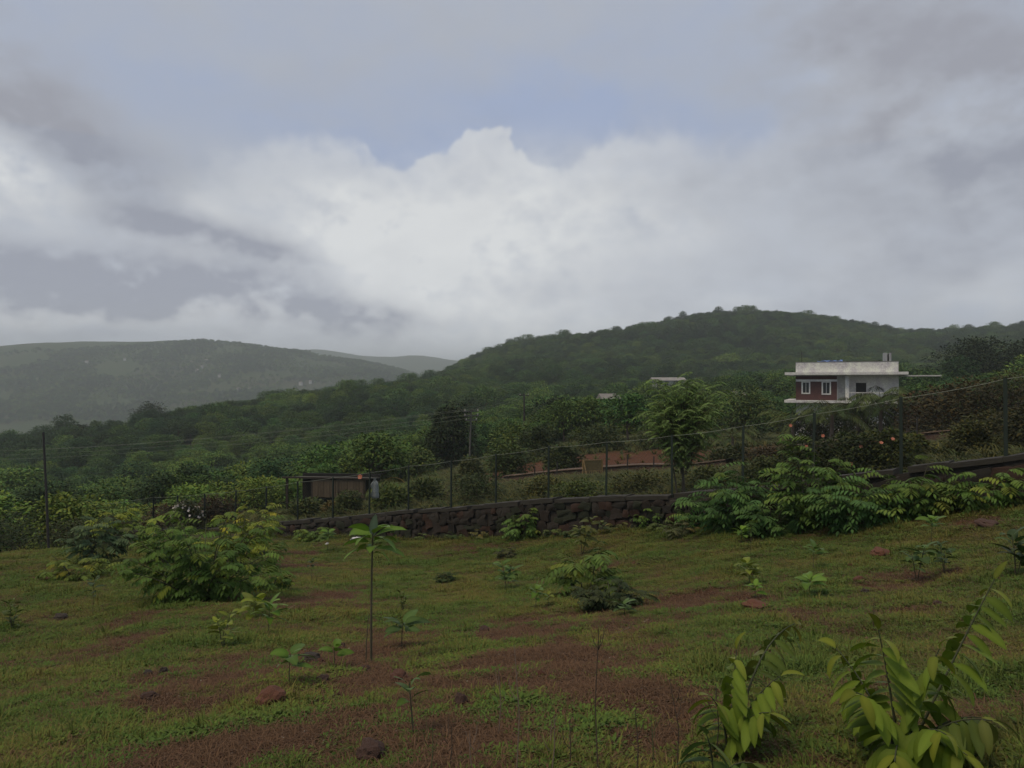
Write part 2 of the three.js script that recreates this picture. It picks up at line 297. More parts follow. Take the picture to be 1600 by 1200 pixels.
// ---------------------------------------------------------------- foliage materials and trees
const leafMat = new THREE.MeshPhysicalMaterial({ vertexColors: true, roughness: 0.7, transmission: 0.35, thickness: 0, side: THREE.DoubleSide, specularIntensity: 0.22 });
const farLeafMat = new THREE.MeshPhysicalMaterial({ vertexColors: true, roughness: 0.85, side: THREE.DoubleSide, specularIntensity: 0.2 });
const barkMat = new THREE.MeshStandardMaterial({ vertexColors: true, roughness: 0.95 });
const tintMats = (n, base, seed, M = THREE.MeshPhysicalMaterial, o = { specularIntensity: 0.2 }) => { const r = rng(seed); return [...Array(n)].map(() => { const b = 0.75 + 0.5 * r(), y = r(); return new M({ vertexColors: true, roughness: 0.8, side: THREE.DoubleSide, color: new THREE.Color().setRGB(b * (0.85 + 0.4 * y), b, b * (0.9 + 0.1 * (1 - y))), ...o }); }); };

function kite(s, at, dir, len, wid, droop, col, face) {   // a small folded leaf of two faces
  const d = dir.normalize(), side = V().crossVectors(d, face).normalize(), m = at.clone().addScaledVector(d, len * 0.45), e = m.clone().addScaledVector(d, len * 0.55); e.y -= droop * len * 0.6;
  const a = s.v(at.x, at.y, at.z, col), b = s.v(m.x - side.x * wid / 2, m.y - side.y * wid / 2 + wid * 0.08, m.z - side.z * wid / 2, col), c = s.v(m.x + side.x * wid / 2, m.y + side.y * wid / 2 + wid * 0.08, m.z + side.z * wid / 2, col), f = s.v(e.x, e.y, e.z, col);
  s.tri(a, c, b); s.tri(b, c, f);
}
// a crown of leaf clumps gathered in lobes; returns [crown shape, trunk shape]
function treeShapes(seed, o) {
  const r = rng(seed), crown = new Shape(), trunk = new Shape(), { h, w, lobes, leaves, leaf, base = [0.05, 0.085, 0.028], low = 0.3, droop = 0.3 } = o;
  const bark = [0.11, 0.085, 0.065], top = V((r() - 0.5) * w * 0.2, h * 0.62, (r() - 0.5) * w * 0.2);
  const mid = V(top.x * 0.4 + (r() - 0.5) * 0.2, h * 0.3, top.z * 0.4);
  tube(trunk, [V(0, -0.3, 0), V(0, 0.05, 0), mid, top], h * 0.03, h * 0.010, 6, bark);
  const L = [];
  for (let k = 0; k < lobes; k++) {
    const t = (k + r() * 0.8) / lobes, a = k * 2.4 + r(), yy = lerp(low + 0.1, 0.86, Math.pow(t, 0.8)) * h, prof = Math.sin(Math.PI * clamp((yy / h - low + 0.12) / (1.1 - low), 0.05, 0.97)), rad = w * 0.5 * prof * (0.35 + 0.4 * r());
    const c = V(Math.cos(a) * rad, yy, Math.sin(a) * rad), s = w * (0.17 + 0.13 * r()) * (0.7 + 0.3 * prof);
    L.push([c, s]);
    tube(trunk, [V(mid.x, lerp(mid.y, top.y, t * 0.7), mid.z), V(c.x * 0.5, c.y * 0.55 + mid.y * 0.35, c.z * 0.5), c.clone().multiplyScalar(0.97)], h * 0.011, h * 0.003, 4, bark);
  }
  const d = V(), at = V();
  for (let k = 0; k < leaves; k++) {
    const [c, s] = L[Math.floor(r() * lobes)];
    d.set(r() * 2 - 1, r() * 1.7 - 0.7, r() * 2 - 1).normalize();
    const q = s * Math.pow(0.25 + 0.75 * r(), 0.5) * (1 + 0.25 * noise(d.x * 2 + c.x, d.y * 2 + c.y, d.z * 2 + c.z));
    at.set(c.x + d.x * q, c.y + d.y * q * 0.75, c.z + d.z * q);
    const tone = 0.7 + 0.6 * r(), ye = r();
    const col = [base[0] * tone * (0.85 + 0.5 * ye), base[1] * tone, base[2] * tone * (1.1 - 0.4 * ye)];
    const dir = V(d.x + (r() - 0.5) * 1.4, d.y * 0.5 + (r() - 0.5) * 0.9, d.z + (r() - 0.5) * 1.4);
    kite(crown, at, dir, leaf * (0.7 + 0.7 * r()), leaf * (0.4 + 0.25 * r()), droop, col, V((r() - 0.5), 1, (r() - 0.5)));
  }
  return [crown.build(), trunk.build()];
}
const KINDS = [
  { h: 5.0, w: 5.0, lobes: 16, leaves: 3300, leaf: 0.30, base: [0.058, 0.122, 0.034] },
  { h: 4.2, w: 5.4, lobes: 17, leaves: 3300, leaf: 0.30, base: [0.080, 0.148, 0.036], low: 0.15 },
  { h: 5.8, w: 4.6, lobes: 16, leaves: 3400, leaf: 0.29, base: [0.034, 0.074, 0.030], low: 0.15 },
  { h: 3.6, w: 4.0, lobes: 14, leaves: 3600, leaf: 0.22, base: [0.100, 0.172, 0.037], low: 0.08 },
  { h: 4.6, w: 5.8, lobes: 19, leaves: 3500, leaf: 0.30, base: [0.050, 0.108, 0.035], low: 0.15 },
  { h: 2.3, w: 3.4, lobes: 13, leaves: 3000, leaf: 0.19, base: [0.090, 0.160, 0.038], low: 0.0 },
].map((o, i) => { const [crown, trunk] = treeShapes(100 + i * 7, o); return { ...o, crown, trunk, whole: mergeGeometries([crown, trunk]) }; });
const crownMats = tintMats(7, null, 5);

// spots where a tree may not stand: open terraces, the house, the fence plot
const OPEN = [[930, 40, 22, 14], [1150, 42, 30, 14], [960, 95, 6, 8], [1300, 68, 17, 20], [1330, 52, 12, 8], [640, 34, 14, 10], [850, 52, 12, 14], [1450, 42, 22, 12], [1040, 70, 10, 6], [965, 132, 8, 12], [1150, 118, 9, 10], [800, 66, 9, 16]].map(([px, d, a, b]) => { const g = groundAt(px, d); return [g[0], g[2], a, b]; });
const open = (x, z) => OPEN.some(([cx, cz, a, b]) => ((x - cx) / a) ** 2 + ((z - cz) / b) ** 2 < 1);
const spots = [];
{
  const r = rng(4242), cells = new Set();
  const tryAt = (az, d, gap) => {
    const x = Math.sin(az) * d, z = -Math.cos(az) * d, key = Math.round(x / gap) + ',' + Math.round(z / gap) + ',' + Math.round(gap * 10);
    if (cells.has(key)) return; if (d < 160 && open(x, z)) return;
    cells.add(key); spots.push([x, z, d, r(), r(), r()]);
  };
  for (let k = 0; k < 195000; k++) {
    const d = 52 + 640 * Math.pow(r(), 0.62), az = (r() - 0.5) * 1.85; const left = az < -0.05;
    if (!left && d < 62) continue; if (az < -0.3 && d < 60 && r() < 0.3) continue;
    const scrub = fbm(Math.sin(az) * d * 0.018, 6, Math.cos(az) * d * 0.018, 3);
    if (d < 420 && scrub > 0.16 && r() < 0.6) continue;
    tryAt(az, d, d < 160 ? 3.2 : 3.9);
  }
  for (let k = 0; k < 1070; k++) { const d = 35 + 20 * r(), az = -0.95 + 0.67 * r(); tryAt(az, d, 2.9); }
  for (let k = 0; k < 60000; k++) { const d = 760 + 950 * r(), az = -0.95 + 0.97 * r(); if (fbm(Math.sin(az) * d * 0.007, 3, Math.cos(az) * d * 0.007, 4) < 0.2 - 0.3 * r()) tryAt(az, d, 6); }
}
spots.sort((a, b) => a[2] - b[2]);
const kindOf = (s) => { const f = fbm(s[0] * 0.012, 2, s[1] * 0.012, 2) * 1.6 + s[3]; return s[2] < 55 ? (s[3] < 0.5 ? 3 : 5) : f < 0.18 ? 2 : f < 0.42 ? 0 : f < 0.62 ? 4 : f < 0.8 ? 1 : f < 0.94 ? 3 : 5; };
const N_SINGLE = 245;
let singles = 0;
const rest = KINDS.map(() => []);
for (const s of spots) {
  const k = kindOf(s), K = KINDS[k], size = 0.55 + 0.5 * s[4];
  const inView = Math.abs(s[0] / s[1]) < 0.72;
  if (inView && singles < N_SINGLE && s[2] < 200) {
    singles++;
    const t = thing(k === 5 ? 'wild_shrub' : 'broadleaf_tree', null, k === 5 ? 'shrub' : 'tree', [s[0], H(s[0], s[1]) - 0.05, s[1]], s[5] * 6.28);
    t.scale.set(size, size * (0.9 + 0.25 * s[3]), size);
    part('trunk', K.trunk, barkMat, t); part('crown', K.crown, crownMats[Math.floor(s[5] * 6.999)], t);
    const px = 800 - FOCAL * s[0] / s[1], where = px < 60 ? 'left of the iron pole' : px < 230 ? 'right of the iron pole' : px < 440 ? 'behind the large left shrub' : px < 620 ? 'behind the low shed' : px < 760 ? 'around the pale power pole' : px < 1000 ? 'above the red earth clearing' : px < 1220 ? 'behind the feathery tree' : px < 1430 ? 'around the white house' : 'beyond the brown hedge', how = s[2] < 50 ? 'just below the meadow, ' : s[2] < 66 ? 'on the near slope, ' : 'deeper in the wood, ';
    const kind = ['mid green broadleaf tree ', 'light green spreading tree ', 'tall dark green tree ', 'small yellow-green tree ', 'wide green broadleaf tree ', 'low rounded green shrub '][k]; tag(t, kind + how + where, null, kind + how + where);
  } else rest[k].push(s);
}
const forest = new THREE.Group(); forest.name = 'forest'; tag(forest, 'dense green forest covering the valley and the hills', 'forest', null, 'stuff'); scene.add(forest);
const M4 = new THREE.Matrix4(), Q = new THREE.Quaternion(), C = new THREE.Color();
rest.forEach((list, k) => {
  const im = new THREE.InstancedMesh(KINDS[k].whole, farLeafMat, list.length); im.name = 'tree_mass'; im.userData.kind = 'stuff'; im.castShadow = im.receiveShadow = true;
  list.forEach((s, i) => {
    const far = s[2] > 730, hill = s[2] > 330 && !far, size = far ? 0.8 + 0.7 * s[4] : (0.55 + 0.8 * s[4]) * (hill ? 1.1 : 0.92) * (s[5] > 0.94 ? 1.4 : 1), wide = 0.75 + 0.5 * ((s[3] * 7.3) % 1);
    M4.compose(V(s[0], H(s[0], s[1]) - 0.1, s[1]), Q.setFromAxisAngle(UPV, s[5] * 6.28), V(size * wide, size * (0.8 + 0.4 * s[3]), size * (1.6 - wide * 0.6))); im.setMatrixAt(i, M4);
    const pt = fbm(s[0] * 0.03, 41, s[1] * 0.03, 3), b = (0.62 + 0.58 * s[5]) * (1.05 + 0.8 * pt), y = clamp(s[4] * 0.85 + 0.8 * pt, 0, 1); im.setColorAt(i, C.setRGB(b * (0.72 + 0.4 * y), b, b * (1.1 - 0.2 * y)));
  });
  forest.add(im);
});
console.log('trees', spots.length, 'single', singles);

// ---------------------------------------------------------------- plain materials
const paint = (r, g, b, rough = 0.85, o = {}) => new THREE.MeshStandardMaterial({ color: new THREE.Color().setRGB(r, g, b), roughness: rough, ...o });
const stainMap = speckle(512, (u, v) => { const a = torus(u, v, 9, 5), b = torus(u, v, 60, 6), k = 0.88 + 0.20 * a + 0.16 * b; return [k, k * (1 + 0.04 * a), k * (1 - 0.06 * a)]; });
function worn(r, g, b, rough = 0.9, rep = 0.5) { const t = stainMap.clone(); t.repeat.set(rep, rep); t.needsUpdate = true; return paint(r, g, b, rough, { map: t, bumpMap: gritBump, bumpScale: 0.006 }); }
const stoneMats = [[0.034, 0.026, 0.020], [0.026, 0.023, 0.018], [0.052, 0.028, 0.018], [0.026, 0.032, 0.017], [0.046, 0.040, 0.032]].map((c) => worn(...c, 0.97, 1.3));
const copingMat = worn(0.046, 0.043, 0.034, 0.95, 0.8), mortarMat = worn(0.030, 0.026, 0.020, 0.97, 0.8);
const ironMat = paint(0.018, 0.030, 0.022, 0.6, { metalness: 0.3 }), wireMat = paint(0.05, 0.065, 0.05, 0.5, { metalness: 0.5 }), paleWire = paint(0.26, 0.29, 0.23, 0.55, { metalness: 0.3 });

function boxUv(g) {                                   // uv in metres from the position, by the way the face points
  const p = g.attributes.position, n = g.attributes.normal, uv = new Float32Array(p.count * 2);
  for (let i = 0; i < p.count; i++) { const ax = Math.abs(n.getX(i)), ay = Math.abs(n.getY(i)), az = Math.abs(n.getZ(i)); const [u, v] = ay > ax && ay > az ? [p.getX(i), p.getZ(i)] : ax > az ? [p.getZ(i), p.getY(i)] : [p.getX(i), p.getY(i)]; uv[i * 2] = u; uv[i * 2 + 1] = v; }
  g.setAttribute('uv', new THREE.BufferAttribute(uv, 2)); return g;
}
function lump(seed, det = 2, rough = 0.28, flat = 1) { // a weathered stone of about one metre
  const g = new THREE.IcosahedronGeometry(0.5, det), p = g.attributes.position, o = seed * 3.7;
  for (let i = 0; i < p.count; i++) { const x = p.getX(i), y = p.getY(i), z = p.getZ(i), k = 1 + rough * (fbm(x * 2.4 + o, y * 2.4, z * 2.4, 3) * 2 + 0.35 * noise(x * 9, y * 9 + o, z * 9)); p.setXYZ(i, x * k, y * k * flat, z * k); }
  g.computeVertexNormals(); return boxUv(g);
}
function blockStone(seed) {                           // a rough squared stone, one metre each way
  const g = new THREE.BoxGeometry(1, 1, 1, 2, 2, 2), p = g.attributes.position, r = seed * 5.1;
  for (let i = 0; i < p.count; i++) { let x = p.getX(i), y = p.getY(i), z = p.getZ(i); const q = Math.hypot(x, y, z), k = lerp(1, 0.62 / q, 0.3); const j = (a) => 0.3 * noise(x * 2.3 + r + a, y * 2.3 + a, z * 2.3); p.setXYZ(i, x * k + j(1), y * k + j(7), z * k + j(13)); }
  g.computeVertexNormals(); return boxUv(g);
}

// ---------------------------------------------------------------- boundary wall of laterite stone and the fence on it
const POSTS = [[-20, 39.5, 806], [70, 36.8, 797], [150, 34.2, 788], [240, 31.5, 776], [278, 30.4, 774], [320, 29.3, 771], [368, 28.2, 766], [415, 27.1, 760], [465, 26, 752], [520, 24.9, 745], [577, 23.9, 737], [638, 22.8, 727], [705, 21.8, 719], [775, 20.8, 709], [857, 19.6, 697], [947, 18.5, 689], [1050, 17.3, 679], [1160, 16.2, 664], [1270, 15.3, 645], [1407, 14.2, 620], [1570, 13.1, 590], [1770, 12.0, 552]]
  .map(([px, d, py]) => V((px - 800) / FOCAL * d, (600 - py) / FOCAL * d, -d));   // tops of the fence posts
const FENCE_H = 1.35;
{
  const path = new THREE.CatmullRomCurve3(POSTS.map((p) => V(p.x, p.y - FENCE_H, p.z)), false, 'catmullrom', 0.3), total = path.getLength(), steps = 90;
  const wall = thing('stone_wall', 'low dark laterite stone boundary wall with grey cement coping below the wire fence', 'wall', [0, 0, 0]);
  const at = (s) => path.getPointAt(clamp(s / total, 0, 1)), tang = (s) => { const t = path.getTangentAt(clamp(s / total, 0, 1)); t.y = 0; return t.normalize(); };
  const core = new Shape(), cw = [1, 1, 1]; let prev = null;
  for (let k = 0; k <= steps; k++) {
    const s = k / steps * total, p = at(s), t = tang(s), nx = -t.z, nz = t.x, gy = H(p.x, p.z) - 0.4, ring = [];
    for (const [o, y] of [[-0.17, gy], [-0.17, p.y - 0.09], [0.17, p.y - 0.09], [0.17, gy]]) ring.push(core.v(p.x + nx * o, y, p.z + nz * o, cw));
    if (prev) for (let j = 0; j < 3; j++) { core.tri(prev[j], ring[j], prev[j + 1]); core.tri(prev[j + 1], ring[j], ring[j + 1]); }
    prev = ring;
  }
  part('core', boxUv(core.build(true)), mortarMat, wall);
  const geos = [1, 2, 3, 4, 5, 6].map(blockStone), r = rng(77), cap = [1, 2, 3].map((k) => { const g = new THREE.BoxGeometry(1, 1, 1, 6, 1, 2), p = g.attributes.position; for (let i = 0; i < p.count; i++) p.setXYZ(i, p.getX(i), p.getY(i) + (p.getY(i) > 0 ? 0.22 * noise(p.getX(i) * 3 + k * 9, 1, p.getZ(i) * 2) : 0), p.getZ(i) * (1 + 0.1 * noise(p.getX(i) * 4 + k, 5, 2))); g.computeVertexNormals(); return boxUv(g); });
  const put = (name, g, m, s, off, y, l, h, w, tilt = 0) => { const p = at(s), t = path.getTangentAt(clamp(s / total, 0, 1)), o = part(name, g, m, wall); const nx = -t.z, nz = t.x, nl = Math.hypot(nx, nz); o.position.set(p.x + nx / nl * off, y, p.z + nz / nl * off); o.rotation.set(0, Math.atan2(-t.z, t.x), Math.asin(t.y) + tilt); o.scale.set(l, h, w); return o; };
  for (let s = 0.5; s < total; ) { const l = 0.6 + 0.7 * r(); put('coping_slab', cap[Math.floor(r() * 3)], copingMat, s, 0, at(s).y - 0.045 + (r() - 0.5) * 0.035, l - 0.03, 0.08 + 0.04 * r(), 0.40 + 0.08 * r(), (r() - 0.5) * 0.03); s += l; }
  // rows of stones on the face towards the meadow (the side with +off is nearer the eye)
  for (let s = 8.5; s < total; ) {
    const p = at(s), low = H(p.x, p.z) - 0.1, top = p.y - 0.10, u = p.x / -p.z, seen = u > -0.34 && u < 0.27, l = seen ? 0.16 + 0.26 * r() : 0.5 + 0.3 * r(), n = seen ? clamp(Math.round((top - low) / 0.21 + (r() - 0.5) * 1.4), 2, 5) : 2; let y = low;
    const cut = [0, ...[...Array(n - 1)].map((_, q) => (q + 1) / n + (r() - 0.5) * 0.5 / n), 1];
    for (let k = 0; k < n; k++) { const h = (top - low) * (cut[k + 1] - cut[k]), dl = l * (0.85 + 0.25 * r()); const o = put('stone', geos[Math.floor(r() * 6)], stoneMats[Math.floor(r() * 5)], s + (k % 2) * l * 0.45 + (r() - 0.5) * 0.12, 0.085 + 0.05 * r(), y + h / 2, dl, h * (0.93 + 0.12 * r()), 0.24 + 0.06 * r(), (r() - 0.5) * 0.34); if (r() < 0.5) o.rotateX(Math.PI); y += h; }
    s += l + 0.015;
  }
  // fence
  const fence = thing('wire_fence', 'chain-link fence on thin dark green iron posts along the stone wall', 'fence', [0, 0, 0]);
  const postGeo = mergeGeometries([new THREE.BoxGeometry(0.06, FENCE_H + 0.1, 0.008).translate(0, (FENCE_H + 0.1) / 2 - 0.1, 0), new THREE.BoxGeometry(0.008, FENCE_H + 0.1, 0.055).translate(-0.026, (FENCE_H + 0.1) / 2 - 0.1, 0.0317)]);
  POSTS.forEach((p, i) => { const o = part('post', postGeo, ironMat, fence); o.position.set(p.x, p.y - FENCE_H, p.z); o.rotation.set((r() - 0.5) * 0.04, 0.6, (r() - 0.5) * 0.05); });
  const line = (name, drop, rad, mat, sag) => { const s = new Shape(), pts = []; for (let i = 0; i < POSTS.length - 1; i++) for (let k = 0; k < 5; k++) { const t = k / 5, p = POSTS[i].clone().lerp(POSTS[i + 1], t); p.y -= drop + sag * 4 * t * (1 - t); pts.push(p); } pts.push(POSTS[POSTS.length - 1].clone().setY(POSTS[POSTS.length - 1].y - drop)); tube(s, pts, rad, rad, 4, cw); part(name, s.build(true), mat, fence); };
  line('top_wire', 0.03, 0.0043, paleWire, 0.025); line('middle_wire', 0.68, 0.002, wireMat, 0.01); line('bottom_wire', 1.26, 0.002, wireMat, 0.01);
  const mesh = new Shape(), gap = 0.105, from = 3.0;
  for (let s = from; s < total - 1.4; s += gap) for (const dir of [1, -1]) {
    const pts = []; for (let k = 0; k <= 3; k++) { const a = s + (dir > 0 ? k : 3 - k) / 3 * 1.22, p = at(a); p.y += 0.06 + k / 3 * 1.23 - 0.01; pts.push(p); }
    tube(mesh, pts, 0.0014, 0.0014, 3, cw);
  }
  part('wire_netting', mesh.build(true), wireMat, fence, 'stuff');
}

// ---------------------------------------------------------------- walls, posts and furniture of the plots beyond
function lowWall(name, label, pts, h, t, mat, capMat) { // pts: [column, metres away]; follows the land
  const o = thing(name, label, 'wall'), P = pts.map(([px, d]) => V(...groundAt(px, d))), c = new THREE.CatmullRomCurve3(P), n = 28;
  for (const [nm, y0, y1, w, m] of [['body', -0.4, h - 0.07, t, mat], ['coping', h - 0.07, h, t + 0.08, capMat]]) {
    const s = new Shape(), cw = [1, 1, 1]; let prev = null;
    for (let k = 0; k <= n; k++) { const p = c.getPoint(k / n), q = c.getTangent(k / n), l = Math.hypot(q.x, q.z), nx = -q.z / l * w / 2, nz = q.x / l * w / 2, b = 0.03 * noise(k * 0.7, 1, 2); const ring = [[-1, y0], [-1, y1 + b], [1, y1 + b], [1, y0]].map(([f, y]) => s.v(p.x + nx * f, p.y + y, p.z + nz * f, cw)); if (prev) for (let j = 0; j < 4; j++) { const e = (j + 1) % 4; s.tri(prev[j], ring[j], prev[e]); s.tri(prev[e], ring[j], ring[e]); } prev = ring; }
    part(nm, boxUv(s.build(true)), m, o);
  }
  return o;
}
const latMat = worn(0.085, 0.048, 0.034, 0.97, 0.5), latCap = worn(0.15, 0.105, 0.075, 0.95, 0.5);
lowWall('terrace_wall', 'low brown laterite terrace wall below the red earth clearing', [[790, 37], [880, 35.5], [990, 35], [1080, 33.5], [1140, 31]], 0.55, 0.35, latMat, latCap);
lowWall('terrace_wall', 'low brown terrace wall behind the feathery tree, below the white marker post', [[1125, 41], [1200, 40.5], [1310, 40]], 0.7, 0.35, latMat, latCap);
lowWall('terrace_wall', 'long red-brown terrace wall behind the flowering hedge', [[1395, 30], [1500, 27.5], [1640, 25.5], [1750, 25]], 0.6, 0.35, latMat, latCap);
{ // slatted gate
  const p = groundAt(926, 33), g = thing('slatted_gate', 'faded yellow slatted metal gate standing on the red earth clearing', 'gate', [p[0], p[1], p[2]], 0.5), m = worn(0.30, 0.20, 0.075, 0.7, 1.2);
  for (const x of [-0.5, 0.5]) part('upright', new THREE.BoxGeometry(0.06, 1.0, 0.06).translate(x, 0.42, 0), m, g);
  for (const y of [0.16, 0.42, 0.88]) part('rail', new THREE.BoxGeometry(1.06, 0.05, 0.035).translate(0, y, 0), m, g);
  for (let k = 0; k < 8; k++) part('slat', new THREE.BoxGeometry(0.05, 0.26, 0.02).translate(-0.42 + k * 0.12, 0.29, 0.005), m, g);
  part('panel', new THREE.BoxGeometry(0.95, 0.42, 0.012).translate(0, 0.65, -0.004), worn(0.20, 0.15, 0.055, 0.8, 1.2), g);
  part('brace', new THREE.BoxGeometry(0.045, 1.05, 0.03).rotateX(-0.35).translate(-0.5, 0.45, 0.2), m, g);
}
const darkPost = paint(0.035, 0.032, 0.028, 0.85);
for (const [px, d, h, l] of [[870, 34.5, 0.95, 'thin dark fence stake at the west end of the red earth clearing'], [980, 34, 1.0, 'thin dark fence stake to the right of the yellow gate'], [1021, 33.5, 0.85, 'thin dark fence stake beside the feathery tree'], [835, 35, 0.8, 'thin dark fence stake left of the clearing, behind the tall fence post'], [1432, 26, 1.15, 'thin dark stake in the brown hedge beyond the flowering shrub']]) {
  const s = new Shape(), p = groundAt(px, d); tube(s, [V(0, -0.2, 0), V(0.01, h * 0.5, 0), V(0.02, h, 0.01)], 0.035, 0.028, 6, [1, 1, 1]); const o = thing('fence_stake', l, 'stake', p); part('shaft', s.build(true), darkPost, o); part('staple', new THREE.TorusGeometry(0.042, 0.006, 5, 10).rotateX(1.5).translate(0.015, h * 0.8, 0), wireMat, o);
}
{ // white marker
  const p = groundAt(1107, 38), o = thing('marker_post', 'short white marker post behind the feathery tree', 'post', p); const m = worn(0.62, 0.62, 0.58, 0.8, 1.5);
  part('shaft', new THREE.BoxGeometry(0.14, 0.5, 0.12).translate(0, 0.2, 0), m, o); part('cap', new THREE.CylinderGeometry(0.02, 0.1, 0.08, 4).rotateY(0.785).translate(0, 0.49, 0), m, o);
}
{ // white sack hung on the fence post
  const p = POSTS[10], o = thing('white_sack', 'white plastic sack tied to a fence post', 'sack', [p.x + 0.16, p.y - 0.52, p.z - 0.10], 0.4), m = paint(0.24, 0.27, 0.26, 0.7);
  const pts = [[0.02, -0.34], [0.10, -0.33], [0.125, -0.25], [0.115, -0.05], [0.12, 0.08], [0.10, 0.16], [0.05, 0.22], [0.028, 0.25], [0.05, 0.29]].map(([x, y]) => new THREE.Vector2(x, y)), g = new THREE.LatheGeometry(pts, 18), q = g.attributes.position;
  for (let i = 0; i < q.count; i++) { const a = 1 + 0.55 * noise(q.getX(i) * 9, q.getY(i) * 7, q.getZ(i) * 12); q.setXYZ(i, q.getX(i) * a, q.getY(i), q.getZ(i) * a * 0.7); } g.computeVertexNormals(); m.side = THREE.DoubleSide;
  part('bag', g, m, o); part('string', new THREE.TorusGeometry(0.036, 0.008, 6, 14).rotateX(Math.PI / 2).translate(0, 0.245, 0), darkPost, o); part('tie', new THREE.CylinderGeometry(0.004, 0.004, 0.2, 5).rotateZ(1.2).translate(-0.1, 0.24, 0.06), darkPost, o);
}
{ // low shed behind the wall
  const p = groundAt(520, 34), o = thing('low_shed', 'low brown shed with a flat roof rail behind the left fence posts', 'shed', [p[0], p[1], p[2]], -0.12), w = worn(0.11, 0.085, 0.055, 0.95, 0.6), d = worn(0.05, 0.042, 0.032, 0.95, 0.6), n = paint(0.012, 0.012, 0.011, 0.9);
  for (const x of [-1.75, -0.6, 0.6, 1.75]) part('post', new THREE.BoxGeometry(0.09, 1.75, 0.09).translate(x, 0.72, 0.9), d, o);
  part('roof_rail', new THREE.BoxGeometry(4.0, 0.07, 0.07).translate(0.05, 1.60, 0.97), d, o);
  part('roof', new THREE.BoxGeometry(3.7, 0.05, 2.0).rotateX(-0.10).translate(0, 1.47, -0.2), worn(0.075, 0.068, 0.05, 0.9, 0.5), o);
  for (let k = 0; k < 9; k++) part('plank', new THREE.BoxGeometry(0.25, 0.74 + 0.02 * (k % 3), 0.03).translate(-0.45 + k * 0.265, 1.14, 0.93 + 0.006 * (k % 2)), k % 2 ? w : worn(0.13, 0.10, 0.065, 0.95, 0.6), o);
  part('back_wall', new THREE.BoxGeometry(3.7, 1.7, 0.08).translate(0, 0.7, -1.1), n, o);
}
{ // a low dark thorn heap of cut branches
  const r = rng(31), p = groundAt(690, 30), o = thing('branch_pile', 'heap of dark cut branches behind the fence', 'branches', p); for (let k = 0; k < 26; k++) { const s = new Shape(), a = r() * 6.28, e = 0.2 + r() * 0.5, l = 0.5 + 0.7 * r(), b = V((r() - 0.5) * 0.7, 0.02 + r() * 0.2, (r() - 0.5) * 0.4); tube(s, [b, V(b.x + Math.cos(a) * l * 0.5, b.y + l * 0.5 * e, b.z + Math.sin(a) * l * 0.4), V(b.x + Math.cos(a) * l, b.y + l * e * 0.8, b.z + Math.sin(a) * l * 0.7)], 0.02, 0.006, 5, [0.045, 0.028, 0.022]); part('branch', s.build(), barkMat, o); }
}

// ---------------------------------------------------------------- poles and wires
function pole(name, label, px, d, h, r0, r1, mat, arms, lean = 0) {
  const p = groundAt(px, d), o = thing(name, label, 'pole', p), s = new Shape(); tube(s, [V(0, -0.5, 0), V(lean * 0.5, h * 0.5, 0), V(lean, h, 0)], r0, r1, 8, [1, 1, 1]); part('shaft', s.build(true), mat, o);
  for (const [dy, w] of arms) { part('crossarm', new THREE.BoxGeometry(w, 0.10, 0.10).rotateY(0.5).translate(lean, h - dy, 0), mat, o); for (const x of [-0.42, 0.42]) part('insulator', new THREE.CylinderGeometry(0.035, 0.055, 0.16, 8).translate(lean + x * w * Math.cos(0.5), h - dy + 0.13, -x * w * Math.sin(0.5)), paint(0.35, 0.33, 0.3, 0.4), o); }
  return V(p[0] + lean, p[1] + h, p[2]);
}
const poleGrey = worn(0.12, 0.118, 0.105, 0.9, 0.6);
const topA = pole('power_pole', 'pale concrete power pole with three crossarms against the big dark tree', 733, 68, 5.3, 0.10, 0.065, poleGrey, [[0.15, 1.5], [0.55, 1.5], [0.95, 1.2]], 0.2);
const topB = pole('power_pole', 'dark slim power pole right of the big dark tree', 819, 84, 6.4, 0.12, 0.09, darkPost, [[0.2, 1.2]]);
pole('iron_pole', 'tall thin dark iron pole at the left edge of the meadow', 77, 21.5, 3.35, 0.035, 0.03, paint(0.03, 0.028, 0.026, 0.7), [], -0.17);
const far = V(...groundAt(-260, 95)); far.y += 11.6;
[[0.05, -0.6], [0.05, 0.6], [0.45, 0.6], [0.85, 0]].forEach(([dy, off], i) => {
  const wire = (a, b, sag) => { const s = new Shape(), pts = []; for (let k = 0; k <= 24; k++) { const t = k / 24, p = a.clone().lerp(b, t); p.y -= sag * 4 * t * (1 - t); pts.push(p); } tube(s, pts, 0.007, 0.007, 3, [1, 1, 1]); const m = part(numbered('power_line'), s.build(true), paleWire, scene); return m; };
  const a = topA.clone().add(V(off * 0.88, 0.1 - dy, -off * 0.48));
  tag(wire(a, far.clone().add(V(off * 0.88, -dy * 1.3, -off * 0.48)), 1.3), 'thin sagging power line running left from the pale power pole', 'wire', 'power lines over the valley');
  if (i < 2) tag(wire(a, topB.clone().add(V(off * 0.5, -0.05, 0)), 0.35), 'short power line between the two power poles', 'wire', 'power lines between the poles');
});

